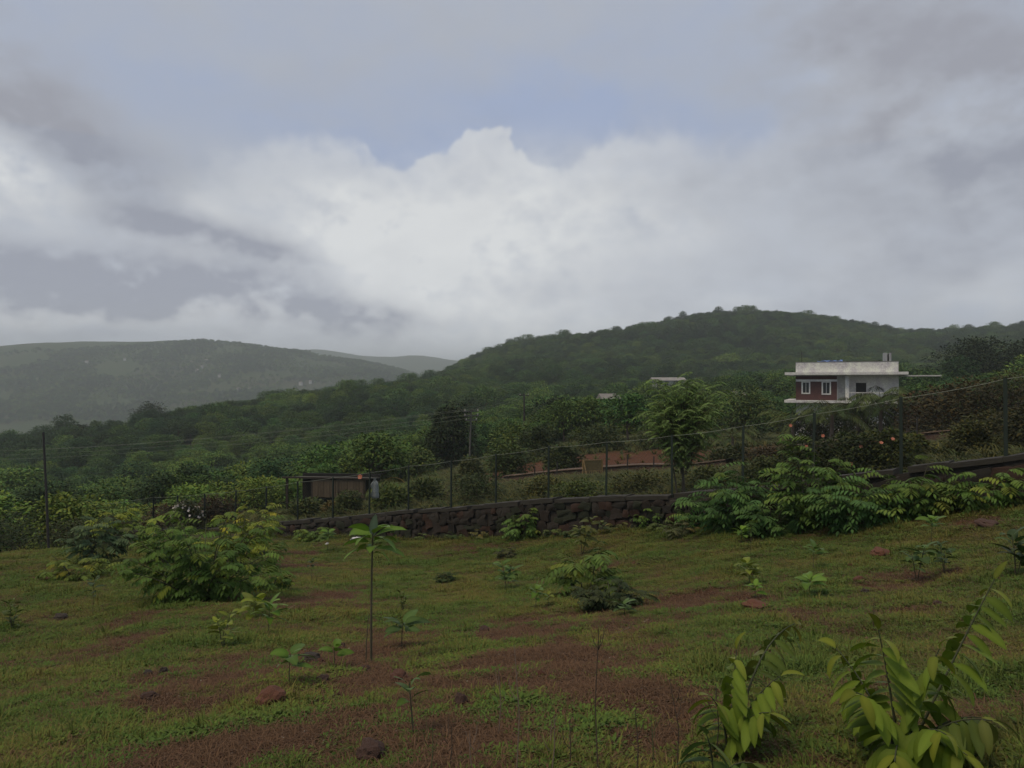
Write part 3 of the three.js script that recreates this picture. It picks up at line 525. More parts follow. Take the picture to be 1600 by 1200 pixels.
// ---------------------------------------------------------------- the white house on the slope
{
  const p = groundAt(1316, 80), S = 0.0675;               // metres for one picture pixel at the house
  const o = thing('white_house', 'two-storey flat-roofed white house with maroon upper wall on the slope', 'house', [p[0], -5.75, p[2]], -0.42);
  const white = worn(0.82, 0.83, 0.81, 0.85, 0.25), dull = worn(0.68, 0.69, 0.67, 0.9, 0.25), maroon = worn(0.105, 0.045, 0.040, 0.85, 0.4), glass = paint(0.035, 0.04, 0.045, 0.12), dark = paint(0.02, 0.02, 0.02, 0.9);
  const X = (px) => (px - 1316) * S * 0.93, Y = (py) => (684 - py) * S;
  const bx = (name, x0, x1, y0, y1, z0, z1, m, parent = o) => part(name, boxUv(new THREE.BoxGeometry(X(x1) - X(x0), Math.abs(Y(y0) - Y(y1)), z1 - z0).translate((X(x0) + X(x1)) / 2, (Y(y0) + Y(y1)) / 2, (z0 + z1) / 2)), m, parent);
  const W = (x0, x1, y0, y1, z, m, holes) => {              // a wall with real openings
    const sh = new THREE.Shape(); sh.moveTo(X(x0), Y(y1)); sh.lineTo(X(x1), Y(y1)); sh.lineTo(X(x1), Y(y0)); sh.lineTo(X(x0), Y(y0)); sh.closePath();
    for (const [a, b, c, d] of holes) { const h = new THREE.Path(); h.moveTo(X(a), Y(d)); h.lineTo(X(a), Y(c)); h.lineTo(X(b), Y(c)); h.lineTo(X(b), Y(d)); h.closePath(); sh.holes.push(h); }
    return part('wall', boxUv(new THREE.ExtrudeGeometry(sh, { depth: 0.2, bevelEnabled: false }).translate(0, 0, z - 0.2)), m, o);
  };
  const wins = [[1253.5, 1264.5, 595.5, 613], [1285.5, 1297, 595.5, 614]];
  W(1243, 1308, 586, 625, 0, maroon, wins);
  for (const [a, b, c, d] of wins) {
    const w = new THREE.Group(); w.name = 'window'; o.add(w);
    bx('frame', a - 1.6, a + 0.6, c - 0.5, d + 1.6, -0.12, 0.07, white, w); bx('frame', b - 0.6, b + 1.6, c - 0.5, d + 1.6, -0.12, 0.07, white, w); bx('sill', a + 0.6, b - 0.6, d - 0.3, d + 1.6, -0.12, 0.08, white, w); bx('frame', a + 0.6, b - 0.6, c - 0.4, c + 1, -0.12, 0.06, white, w);
    bx('mullion', (a + b) / 2 - 0.4, (a + b) / 2 + 0.4, c + 1, d - 0.3, -0.11, -0.03, dull, w); bx('pane', a + 0.6, b - 0.6, c + 1, d - 0.3, -0.14, -0.12, glass, w);
  }
  bx('lintel', 1243, 1308, 591.6, 594.9, 0.003, 0.12, white);
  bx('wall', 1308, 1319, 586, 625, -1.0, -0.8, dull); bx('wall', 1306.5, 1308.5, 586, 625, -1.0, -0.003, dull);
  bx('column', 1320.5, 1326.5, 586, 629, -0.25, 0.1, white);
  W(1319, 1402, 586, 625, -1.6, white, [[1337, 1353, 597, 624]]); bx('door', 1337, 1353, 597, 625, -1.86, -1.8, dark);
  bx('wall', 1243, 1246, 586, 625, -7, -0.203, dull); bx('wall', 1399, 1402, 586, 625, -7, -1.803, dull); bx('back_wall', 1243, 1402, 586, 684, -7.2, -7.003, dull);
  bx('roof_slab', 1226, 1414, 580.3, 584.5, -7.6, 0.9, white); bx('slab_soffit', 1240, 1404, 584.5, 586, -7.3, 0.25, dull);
  bx('porch_slab', 1404, 1464, 585.2, 587.0, -5, -1.5, dull);
  bx('parapet', 1243, 1400, 564.5, 580.3, 0.10, 0.28, white); bx('parapet', 1243, 1245.6, 564.5, 580.3, -7.1, 0.097, white); bx('parapet', 1397.4, 1400, 566, 580.3, -7.1, 0.097, white); bx('parapet_cap', 1242, 1401, 563.8, 564.5, 0.06, 0.32, worn(0.22, 0.21, 0.19, 0.9, 0.4));
  bx('stair_tower', 1378, 1384, 551, 580.3, -1.6, -0.1, worn(0.42, 0.45, 0.47, 0.8, 0.4)); bx('stair_tower', 1386.5, 1390, 551, 580.3, -1.4, -0.3, worn(0.42, 0.45, 0.47, 0.8, 0.4)); bx('tower_gap', 1384, 1386.5, 553, 580.3, -1.2, -0.6, dark);
  part('antenna', new THREE.CylinderGeometry(0.025, 0.03, 1.3, 6).translate(X(1252), Y(563) + 0.45, -0.4), darkPost, o);
  bx('floor_slab', 1225, 1402, 624.4, 628.4, -7.5, 0.75, white); 
  for (let k = 0; k < 12; k++) bx('baluster', 1330 + k * 5.6, 1330.8 + k * 5.6, 613, 624.4, 0.45, 0.52, white); bx('railing', 1327, 1396, 611.5, 613, 0.43, 0.55, white);
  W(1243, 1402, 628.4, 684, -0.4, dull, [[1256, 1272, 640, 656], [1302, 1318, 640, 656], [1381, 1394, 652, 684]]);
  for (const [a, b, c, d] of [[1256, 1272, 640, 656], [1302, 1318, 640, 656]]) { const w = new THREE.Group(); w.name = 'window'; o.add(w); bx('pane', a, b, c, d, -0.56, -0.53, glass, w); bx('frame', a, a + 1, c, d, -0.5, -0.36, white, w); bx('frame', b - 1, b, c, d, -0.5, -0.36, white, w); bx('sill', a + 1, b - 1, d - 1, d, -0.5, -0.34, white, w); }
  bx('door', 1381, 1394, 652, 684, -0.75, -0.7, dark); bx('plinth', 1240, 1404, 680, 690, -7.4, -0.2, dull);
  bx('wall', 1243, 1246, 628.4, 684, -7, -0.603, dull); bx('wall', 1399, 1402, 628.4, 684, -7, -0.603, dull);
  // tarpaulin heaped on the roof edge
  const g = new THREE.PlaneGeometry(2.5, 1.5, 16, 8).rotateX(-Math.PI / 2), q = g.attributes.position; for (let i = 0; i < q.count; i++) q.setY(i, 0.2 + 0.35 * fbm(q.getX(i) * 1.3, 2, q.getZ(i) * 1.3, 3)); g.computeVertexNormals();
  const tp = thing('blue_tarpaulin', 'crumpled blue tarpaulin on the flat roof of the white house', 'tarpaulin', [p[0] + X(1302) * 0.91, -5.75 + Y(565.5), p[2] - 1.2], -0.42); part('sheet', g, paint(0.10, 0.20, 0.48, 0.5, { side: THREE.DoubleSide }), tp);
  // white water tank beside the garden
  const b = groundAt(1253, 60), t = thing('garden_cistern', 'small whitewashed cistern below the white house, behind the flowers', 'cistern', [b[0], b[1], b[2]], 0.1);
  part('basin', new THREE.BoxGeometry(1.25, 0.85, 0.9).translate(0.25, 0.35, 0), white, t); part('pier', new THREE.BoxGeometry(0.22, 1.1, 0.22).translate(-0.55, 0.45, 0.2), white, t); part('rim', new THREE.BoxGeometry(1.35, 0.07, 1.0).translate(0.25, 0.8, 0), dull, t);
}
// ---------------------------------------------------------------- small buildings far off
function farHouse(name, label, px, d, w, h, dep, wallC, roofC, roofH, turn, group, up = 0) {
  const p = groundAt(px, d), o = thing(name, label, 'house', [p[0], p[1] + up, p[2]], turn, group), wm = worn(...wallC, 0.9, 0.2), rm = worn(...roofC, 0.9, 0.2);
  part('wall', boxUv(new THREE.BoxGeometry(w, h + 2, dep).translate(0, h / 2 - 1, 0)), wm, o);
  if (roofH > 0) { const s = new THREE.Shape(); s.moveTo(-dep / 2 - 0.5, 0); s.lineTo(dep / 2 + 0.5, 0); s.lineTo(0, roofH); s.closePath(); part('roof', boxUv(new THREE.ExtrudeGeometry(s, { depth: w + 0.8, bevelEnabled: false }).rotateY(Math.PI / 2).translate(-w / 2 - 0.4, h, 0)), rm, o); } else part('roof', boxUv(new THREE.BoxGeometry(w + 0.8, 0.25, dep + 0.8).translate(0, h + 0.12, 0)), rm, o);
  if (d < 300) { part('door', new THREE.BoxGeometry(0.9, 1.9, 0.06).translate(-w * 0.1, 0.95, dep / 2 + 0.03), paint(0.03, 0.028, 0.025, 0.8), o); for (const x of [-0.33, 0.25]) part('window', new THREE.BoxGeometry(0.8, 0.9, 0.06).translate(w * x, h * 0.55, dep / 2 + 0.03), paint(0.03, 0.03, 0.03, 0.4), o); }
  return o;
}
farHouse('brick_outbuilding', 'half-built red brick outbuilding left of the white house', 1157, 118, 4.6, 1.5, 3, [0.20, 0.085, 0.06], [0.30, 0.27, 0.24], 0, 0.1);
farHouse('roof_hut', 'little hut with a pale pitched roof behind the brick outbuilding', 1152, 128, 1.3, 2.6, 1.3, [0.2, 0.1, 0.08], [0.42, 0.40, 0.38], 0.6, 0.1);
farHouse('field_hut', 'small grey-roofed field hut on the brown clearing below the hill', 951, 158, 3.4, 1.6, 3, [0.12, 0.11, 0.09], [0.26, 0.25, 0.23], 1.1, 0.2, null, 2.2);
farHouse('white_cottage', 'low white cottage among trees behind the feathery tree', 1043, 190, 7.5, 2.2, 5, [0.6, 0.6, 0.6], [0.35, 0.34, 0.32], 0.8, 0, null, 3.8);
farHouse('farm_shed', 'long low shed beside the dark tree and the power pole', 767, 92, 3.4, 1.4, 2.4, [0.10, 0.085, 0.07], [0.16, 0.145, 0.13], 0.4, 0.1, null, 1.0);
const vill = [[136, 2150, 569, 9], [300, 2100, 570, 6], [322, 2150, 567, 8], [315, 2080, 577, 7], [308, 2120, 582, 7], [343, 2050, 590, 6], [195, 2150, 564, 5], [390, 1500, 612, 10], [372, 1500, 612, 7], [470, 1350, 603, 8], [485, 1400, 600, 6]];
for (const [i, [px, d, py, w]] of vill.entries()) {
  const q = spotOn(px, py, 760), dd = -q[2] > 740 && -q[2] < 1700 ? -q[2] : d * 0.58;
  farHouse('village_house', ['pale', 'white', 'white-walled', 'cream', 'grey-walled', 'small white', 'low pale', 'long white', 'small pale', 'white gabled', 'small cream'][i] + ' village house on the ' + (i < 7 ? 'far hillside ' : 'valley floor ') + ['standing alone at the left', 'at the left of the hamlet', 'highest in the hamlet', 'in the middle of the hamlet', 'lowest in the hamlet', 'below the hamlet', 'between the lone house and the hamlet', 'showing over the dark trees', 'beside the long white one', 'below the wooded spur', 'right of the gabled one'][i], px, dd, w * 0.62, 2.4, 4, [0.6, 0.6, 0.58], [0.34, 0.30, 0.28], 1.8, 0.3 * i, 'village houses', 2);
}

// ---------------------------------------------------------------- palms, shrubs and single trees beyond the fence
function frond(s, at, dir, len, pairs, leafLen, leafWid, droop, col, r, opt = {}) {  // a feather-shaped leaf
  const { seg = 3, spread = 1.1, hang = 0.5, rach = 0.004, stalk = 0.16, rachCol = [col[0] * 1.3, col[1] * 0.9, col[2]] } = opt;
  const n = pairs + 1, p = at.clone(), d = dir.clone().normalize(), pts = [p.clone()], side = V(), q = V();
  const step = len * (1 - stalk) / pairs; p.addScaledVector(d, len * stalk); pts.push(p.clone());
  for (let k = 0; k < n; k++) {
    side.crossVectors(d, UPV); if (side.lengthSq() < 1e-3) side.set(Math.cos(k), 0, Math.sin(k)); side.normalize();
    const t = k / pairs, L = leafLen * (0.75 + 0.5 * Math.sin(Math.PI * clamp(t * 0.9 + 0.12, 0, 1))) * (0.85 + 0.3 * r());
    const tone = 0.82 + 0.36 * r(), c = [col[0] * tone, col[1] * tone, col[2] * tone];
    if (k < pairs) for (const f of [-1, 1]) { q.copy(side).multiplyScalar(f * spread).addScaledVector(d, 0.55 + 0.2 * r()); q.y -= hang * (0.6 + 0.6 * r()); blade(s, p, q, L, leafWid * (0.85 + 0.3 * r()), 0.35 + 0.3 * r(), 0.22, c, seg); } else { q.copy(d); q.y -= hang * 0.4; blade(s, p, q, L, leafWid, 0.4, 0.2, c, seg); }
    p.addScaledVector(d, step); if (k < pairs) pts.push(p.clone()); d.y -= droop / pairs; d.normalize();
  }
  tube(s, pts, rach, rach * 0.4, 3, rachCol);
}
const palmFronds = [1, 2, 3, 4].map((k) => { const s = new Shape(), r = rng(900 + k); frond(s, V(0, 0, 0), V(0, [0.9, 0.55, 1.3, 0.2][k - 1], 1), 2.6, 30, 0.62, 0.05, [1.7, 1.5, 1.9, 1.3][k - 1], [0.055, 0.085, 0.032], r, { seg: 2, spread: 0.85, hang: 0.55, rach: 0.02, stalk: 0.14 }); return s.build(); });
function palm(label, px, d, trunkH, size, n, seed, mats, dy = 0) {
  const p = groundAt(px, d), r = rng(seed), o = thing('coconut_palm', label, 'palm', [p[0], p[1] + dy, p[2]], r() * 6), s = new Shape();
  tube(s, [V(0, -0.3, 0), V(0.06, trunkH * 0.4, 0), V(0.1, trunkH, 0)], 0.15 * size, 0.10 * size, 8, [0.13, 0.11, 0.09]); part('trunk', s.build(), barkMat, o);
  for (let k = 0; k < n; k++) { const m = part('frond', palmFronds[k % 4], mats[k % mats.length], o); m.position.set(0.1, trunkH - 0.03, 0); m.rotation.set(0, k * 2.4 + r() * 0.5, 0); m.rotateX((r() - 0.45) * 0.5); m.scale.setScalar(size * (0.8 + 0.35 * r())); }
  return o;
}
const palmMats = tintMats(3, null, 61), palmPale = tintMats(3, null, 63).map((m) => { m.color.multiply(new THREE.Color(1.9, 1.5, 1.3)); return m; });
palm('young coconut palm with arching fronds left of the white house', 1146, 44, 1.4, 0.72, 13, 1, palmMats);
palm('dark coconut palm in front of the veranda of the white house', 1340, 46, 1.9, 0.85, 18, 2, palmMats);
palm('coconut palm with a bright crown right of the veranda', 1376, 44, 2.5, 0.9, 18, 3, palmMats);
palm('low dark palm under the maroon wall of the house', 1298, 45, 2.0, 0.95, 16, 4, palmMats);
palm('stemless young palm with drooping pale fronds behind the left shrubs', 432, 30, 0.15, 0.62, 11, 5, palmPale);
palm('small palm with yellowed arching fronds behind the middle fence posts', 645, 31, 0.5, 0.72, 11, 6, palmPale);
palm('small palm between the white house and the tall hedge', 1418, 43, 2.0, 0.9, 14, 7, palmMats);
palm('half-grown palm leaning at the left corner of the white house', 1238, 50, 1.7, 0.85, 14, 8, palmMats);

// single big trees that stand out
function bigTree(name, label, px, d, dy, o, seed, tint, parts = {}) {
  const p = groundAt(px, d), [c, t] = treeShapes(seed, o), g = thing(name, label, 'tree', [p[0], p[1] + dy, p[2]], 0);
  part('trunk', t, barkMat, g); part('crown', c, new THREE.MeshPhysicalMaterial({ vertexColors: true, roughness: 0.8, specularIntensity: 0.2, side: THREE.DoubleSide, color: new THREE.Color().setRGB(...tint) }), g); return g;
}
const DK = [0.030, 0.050, 0.024];
bigTree('mango_tree', 'big dark dense tree beside the pale power pole', 705, 74, -0.4, { h: 7.4, w: 6.0, lobes: 24, leaves: 6500, leaf: 0.34, base: DK, low: 0.06 }, 501, [1, 1, 1]);
bigTree('mango_tree', 'dark dense rounded tree right of the slim dark power pole', 868, 90, -1, { h: 6.6, w: 7.0, lobes: 22, leaves: 6000, leaf: 0.36, base: DK, low: 0.08 }, 502, [1, 1, 1]);
bigTree('mango_tree', 'dark spreading tree left of the big dark tree, behind the shed', 590, 72, -1.5, { h: 5.6, w: 6.4, lobes: 20, leaves: 5500, leaf: 0.34, base: [0.038, 0.066, 0.025], low: 0.05 }, 503, [1, 1, 1]);
bigTree('dark_tree', 'small dark round tree on the brown clearing', 962, 120, -0.6, { h: 3.6, w: 4.4, lobes: 12, leaves: 2600, leaf: 0.34, base: DK, low: 0.1 }, 504, [1, 1, 1]);
bigTree('dark_tree', 'dark tree behind the left edge of the feathery tree', 1005, 98, -0.6, { h: 5.2, w: 4.2, lobes: 14, leaves: 3000, leaf: 0.34, base: DK, low: 0.05 }, 505, [1, 1, 1]);
bigTree('dark_tree', 'small dark tree under the brick outbuilding', 1195, 100, -0.6, { h: 3.4, w: 5.0, lobes: 12, leaves: 2600, leaf: 0.32, base: DK, low: 0.05 }, 506, [1, 1, 1]);
bigTree('dark_tree', 'massive dark tree behind the right end of the white house', 1530, 128, -0.5, { h: 10.6, w: 15, lobes: 34, leaves: 11000, leaf: 0.5, base: DK, low: 0.05 }, 507, [1, 1, 1]);
bigTree('dark_tree', 'tall dark tree at the far right behind the brown hedge', 1620, 118, 0, { h: 9.0, w: 10, lobes: 26, leaves: 7000, leaf: 0.5, base: DK, low: 0.05 }, 508, [1, 1, 1]);
bigTree('bright_tree', 'bright yellow-green bushy tree between the power poles', 806, 62, -0.3, { h: 3.4, w: 4.4, lobes: 14, leaves: 3800, leaf: 0.26, base: [0.085, 0.14, 0.04], low: 0.02 }, 509, [1, 1, 1]);
bigTree('bright_tree', 'light green tree left of the big dark tree, over the fence', 655, 64, -0.6, { h: 3.6, w: 3.6, lobes: 12, leaves: 3200, leaf: 0.26, base: [0.085, 0.135, 0.042], low: 0.02 }, 510, [1, 1, 1]);
bigTree('bright_tree', 'pale green tree crown to the right of the feathery tree top', 1165, 62, 0.2, { h: 4.3, w: 5.2, lobes: 16, leaves: 4200, leaf: 0.26, base: [0.075, 0.12, 0.04], low: 0.05 }, 511, [1, 1, 1]);
bigTree('lone_tree', 'lone dark tree standing above the scrub at the left', 125, 205, 0.4, { h: 7, w: 6.0, lobes: 12, leaves: 2200, leaf: 0.5, base: DK, low: 0.3 }, 512, [1, 1, 1]);
bigTree('spur_tree', 'dark clump tree on the crest of the left spur', 237, 235, 0, { h: 9, w: 12, lobes: 18, leaves: 3000, leaf: 0.6, base: DK, low: 0.1 }, 513, [1, 1, 1]);

function shrub(name, label, px, d, o, seed, tint, cat = 'shrub', group) {   // rounded leafy shrub with stems
  const p = groundAt(px, d), [c, t] = treeShapes(seed, { low: 0.0, droop: 0.2, ...o }), g = thing(name, label, cat, [p[0], p[1] - 0.03, p[2]], 0, group);
  part('stem', t, barkMat, g); part('foliage', c, new THREE.MeshPhysicalMaterial({ vertexColors: true, roughness: 0.75, specularIntensity: 0.2, transmission: 0.25, thickness: 0, side: THREE.DoubleSide, color: new THREE.Color().setRGB(...tint) }), g, 'stuff'); return g;
}
// the feathery tree: plumes of tiny leaflets
{
  const p = groundAt(1066, 19.2), o = thing('feathery_tree', 'young light green feathery tree rising behind the fence', 'tree', p), r = rng(71), st = new Shape(), f = new Shape(), bark = [0.085, 0.075, 0.055];
  for (const [x, z, h, lean] of [[0, 0, 2.5, 0.05], [0.07, 0.05, 2.2, -0.15], [-0.05, -0.05, 1.7, -0.35]]) tube(st, [V(x, -0.2, z), V(x + lean * 0.4, h * 0.5, z), V(x + lean, h, z)], 0.028, 0.012, 6, bark);
  const tips = [];
  for (let k = 0; k < 92; k++) { const a = k * 2.4 + r(), h0 = 0.8 + 1.55 * r(), rad = (0.4 + 0.8 * r()) * Math.sin(Math.PI * clamp((h0 - 0.4) / 2.5, 0.15, 0.9)); tips.push([V(Math.cos(a) * 0.1, h0, Math.sin(a) * 0.1), V(Math.cos(a) * rad, 0.55 + 0.5 * r(), Math.sin(a) * rad * 0.8)]); }
  tips.push([V(0.05, 2.4, 0), V(0.14, 1.0, 0)], [V(0.05, 2.4, 0), V(0.28, 0.8, 0.05)], [V(0.0, 2.2, 0), V(-0.1, 0.8, 0.05)], [V(-0.3, 1.4, 0), V(-0.5, 0.9, 0.1)]);
  for (const [a, d] of tips) {
    const e = a.clone().add(d), m = a.clone().add(d.clone().multiplyScalar(0.55)); m.y += 0.1; tube(st, [a, m, e], 0.012, 0.003, 4, bark);
    const c = new THREE.QuadraticBezierCurve3(a, m, e);
    for (let k = 0; k < 7; k++) { const t = 0.22 + 0.78 * k / 6.2, q = c.getPoint(Math.min(t, 1)), an = r() * 6.28; const tone = 0.8 + 0.5 * r(); frond(f, q, V(Math.cos(an), 0.35 + 0.4 * r(), Math.sin(an)), 0.28 + 0.22 * r(), 9, 0.10, 0.036, 1.5, [0.135 * tone, 0.215 * tone, 0.060 * tone], r, { seg: 2, hang: 0.35, rach: 0.0022, stalk: 0.1 }); }
  }
  part('trunk', st.build(), barkMat, o); part('crown', f.build(), leafMat, o);
}
// flowering hedge with orange blossoms just beyond the fence
const petalMat = paint(0.44, 0.15, 0.09, 0.6, { side: THREE.DoubleSide }), pistilMat = paint(0.75, 0.55, 0.2, 0.6), whitePetal = paint(0.55, 0.53, 0.52, 0.6, { side: THREE.DoubleSide });
const petalGeo = (() => { const s = new Shape(); blade(s, V(0, 0, 0), V(0, 0.5, 1), 0.075, 0.07, 0.6, 0.2, [1, 1, 1], 3); return s.build(true); })(), pistilGeo = new THREE.CylinderGeometry(0.004, 0.007, 0.06, 5).translate(0, 0.03, 0);
function blossom(parent, at, size, seed, mat = petalMat) {
  const r = rng(seed), f = part('flower', pistilGeo, pistilMat, parent); f.position.set(...at); f.scale.setScalar(size); f.rotation.set(0.9 + r() * 0.5, r() * 2 - 1, r() * 0.6);
  for (let k = 0; k < 5; k++) { const q = part('petal', petalGeo, mat, f); q.rotation.y = k * 1.2566; }
}
{
  const hs = [['leafy shrub dotted with orange flowers behind the fence, at the left of the flowering hedge', 1255, 19, { h: 1.35, w: 1.7, lobes: 13, leaves: 4200, leaf: 0.10, base: [0.050, 0.075, 0.024] }, [[1235, 665], [1286, 681], [1260, 698]]],
    ['leafy shrub with two orange flowers in the middle of the flowering hedge', 1332, 18.6, { h: 1.25, w: 1.8, lobes: 13, leaves: 4200, leaf: 0.10, base: [0.046, 0.070, 0.024] }, [[1345, 698], [1330, 725]]],
    ['yellow-green shrub with two orange flowers at the right of the flowering hedge', 1392, 18.2, { h: 1.25, w: 1.5, lobes: 12, leaves: 3600, leaf: 0.10, base: [0.066, 0.090, 0.026] }, [[1395, 686], [1377, 692]]]];
  hs.forEach(([l, px, d, o, fl], i) => { const g = shrub('flowering_shrub', l, px, d, o, 601 + i, [1, 1, 1], 'shrub', 'flowering hedge'); fl.forEach(([fx, fy], k) => { const dd = d - 0.55, u = (fx - 800) / FOCAL; blossom(g, [u * dd - g.position.x, (600 - fy) / FOCAL * dd - g.position.y, -dd - g.position.z], 0.66, 40 + i * 5 + k); const s = new Shape(), hh = (600 - fy) / FOCAL * dd - g.position.y; tube(s, [V((u * dd - g.position.x) * 0.3, 0.2, 0), V((u * dd - g.position.x) * 0.8, hh * 0.7, (-dd - g.position.z) * 0.6), V(u * dd - g.position.x, hh, -dd - g.position.z)], 0.006, 0.003, 4, [0.06, 0.07, 0.03]); part('flower_stem', s.build(), barkMat, g); }); });
  const w = shrub('white_flowering_shrub', 'shrub covered in small white blossoms behind the left fence posts', 292, 29, { h: 1.35, w: 1.35, lobes: 10, leaves: 2200, leaf: 0.13, base: [0.06, 0.08, 0.04] }, 640, [1, 1, 1]), r = rng(641);
  for (let k = 0; k < 44; k++) { const a = r() * 6.28, e = r() * 1.2; blossom(w, [Math.cos(a) * Math.cos(e) * 0.62, 0.62 + Math.sin(e) * 0.62, Math.sin(a) * Math.cos(e) * 0.55], 0.5 + 0.4 * r(), 700 + k, whitePetal); }
  const b = shrub('garden_shrub', 'green shrub with one orange flower left of the white sack', 545, 29, { h: 1.0, w: 1.5, lobes: 9, leaves: 2600, leaf: 0.11, base: [0.06, 0.09, 0.028] }, 650, [1, 1, 1]); { const dd = 26.5, u = (563 - 800) / FOCAL; blossom(b, [u * dd - b.position.x, (600 - 745) / FOCAL * dd - b.position.y, -dd - b.position.z], 1.4, 651); const s = new Shape(); tube(s, [V(0, 0.3, 0.3), V(u * dd - b.position.x, (600 - 745) / FOCAL * dd - b.position.y, -dd - b.position.z)], 0.008, 0.004, 4, [0.06, 0.07, 0.03]); part('flower_stem', s.build(), barkMat, b); }
}
// the growth beyond the fence: grassy bushes, scrub and the brown hedge at the right
{
  const L = [ // label, column, metres, height, width, base colour
    ['bright low bush right behind the fence, below the yellow gate', 905, 22.5, 0.7, 1.9, [0.085, 0.125, 0.034]], ['yellow-green grassy bush behind the fence, under the red clearing', 850, 25, 0.6, 2.0, [0.095, 0.11, 0.034]],
    ['olive bush behind the fence between the clearing and the feathery tree', 1000, 23, 0.55, 2.2, [0.075, 0.09, 0.03]], ['soft green bush behind the middle fence posts', 745, 27, 1.1, 2.2, [0.06, 0.09, 0.034]], ['bright green bush behind the white sack', 612, 28, 0.8, 1.9, [0.085, 0.13, 0.034]],
    ['green bush beneath the yellowed palm', 665, 29, 0.9, 1.6, [0.07, 0.105, 0.032]], ['yellow-orange tinged bush in front of the shed', 535, 30, 0.6, 1.5, [0.11, 0.095, 0.03]], ['green bush at the left foot of the shed', 480, 30.5, 0.8, 1.7, [0.075, 0.105, 0.034]],
    ['tall pale grass-like bush right of the yellowed palm', 735, 31, 1.8, 1.4, [0.075, 0.10, 0.042]], ['mid green bush under the slim dark power pole', 795, 44, 1.9, 3.0, [0.07, 0.11, 0.034]], ['olive bush left of the yellow gate', 880, 42, 1.5, 2.6, [0.06, 0.09, 0.03]],
    ['dark green bush behind the left end of the clearing', 845, 55, 2.4, 3.4, [0.045, 0.072, 0.026]], ['olive green thicket at the top of the red clearing', 935, 56, 1.6, 4.2, [0.055, 0.085, 0.03]], ['green thicket right of the clearing, behind the feathery tree', 1035, 54, 2.2, 4.0, [0.055, 0.085, 0.03]],
    ['low olive scrub under the young coconut palm', 1150, 36, 0.9, 3.0, [0.06, 0.08, 0.03]], ['brownish scrub between palm and flowering hedge', 1205, 34, 0.8, 2.4, [0.075, 0.062, 0.03]], ['low green weeds right behind the feathery tree', 1110, 21.5, 0.5, 1.8, [0.075, 0.10, 0.032]],
    ['dark shrubbery under the floor slab of the white house', 1268, 52, 2.1, 4.4, [0.036, 0.05, 0.024]], ['dark shrubbery right of the door of the white house', 1405, 50, 2.6, 4.6, [0.040, 0.048, 0.024]], ['dark bush in front of the lower wall of the white house', 1330, 50, 2.2, 4.0, [0.036, 0.052, 0.024]],
    ['brown-leaved tall hedge bush at the right of the white house', 1462, 40, 2.9, 4.6, [0.066, 0.055, 0.028]], ['brown-olive tall hedge bush, second from the white house', 1520, 37, 3.0, 4.6, [0.070, 0.064, 0.028]], ['olive tall hedge bush near the right edge', 1580, 35, 3.2, 4.4, [0.060, 0.062, 0.028]], ['brown-olive hedge bush cut by the right edge', 1650, 33, 3.2, 4.4, [0.068, 0.060, 0.028]],
    ['olive bush in front of the long red-brown terrace wall', 1545, 22, 1.0, 1.7, [0.075, 0.085, 0.028]], ['yellow-green sprig bush at the foot of the terrace wall', 1428, 20.5, 0.75, 0.9, [0.10, 0.125, 0.032]], ['light green bush behind the fence near the right edge', 1515, 19.5, 0.9, 1.2, [0.085, 0.10, 0.032]], ['dark olive bush behind the last fence post', 1600, 19, 1.0, 1.8, [0.055, 0.062, 0.026]],
    ['small green bush behind the fence, left of the flowering hedge', 1195, 20, 0.8, 1.3, [0.07, 0.1, 0.032]], ['dark scrub behind the wall at the far left post', 165, 33, 1.9, 3.2, [0.05, 0.052, 0.026]], ['reddish-brown scrub beside the white blossoms', 262, 33, 1.6, 2.0, [0.07, 0.052, 0.03]], ['dark brown scrub right of the white blossoms', 338, 31, 1.3, 1.9, [0.058, 0.046, 0.026]],
    ['dense dark bush at the left end of the meadow', 25, 27, 1.7, 4.2, [0.036, 0.056, 0.022]], ['low dark weedy bush beside the iron pole', 115, 26, 1.1, 2.4, [0.045, 0.060, 0.024]], ['dark thicket below the left edge of the meadow', -25, 25, 1.8, 3.4, [0.034, 0.054, 0.022]],
  ];
  L.forEach(([l, px, d, h, w, base], i) => shrub(/hedge/.test(l) ? 'hedge_bush' : /grass|weed/.test(l) ? 'weedy_bush' : 'bush', l, px, d, { h, w, lobes: 12, leaves: Math.round(d < 35 ? 2600 : 3400), leaf: d < 28 ? 0.11 : d < 36 ? 0.15 : 0.22, base }, 800 + i, [1, 1, 1], 'bush', 'bushes beyond the fence'));
}

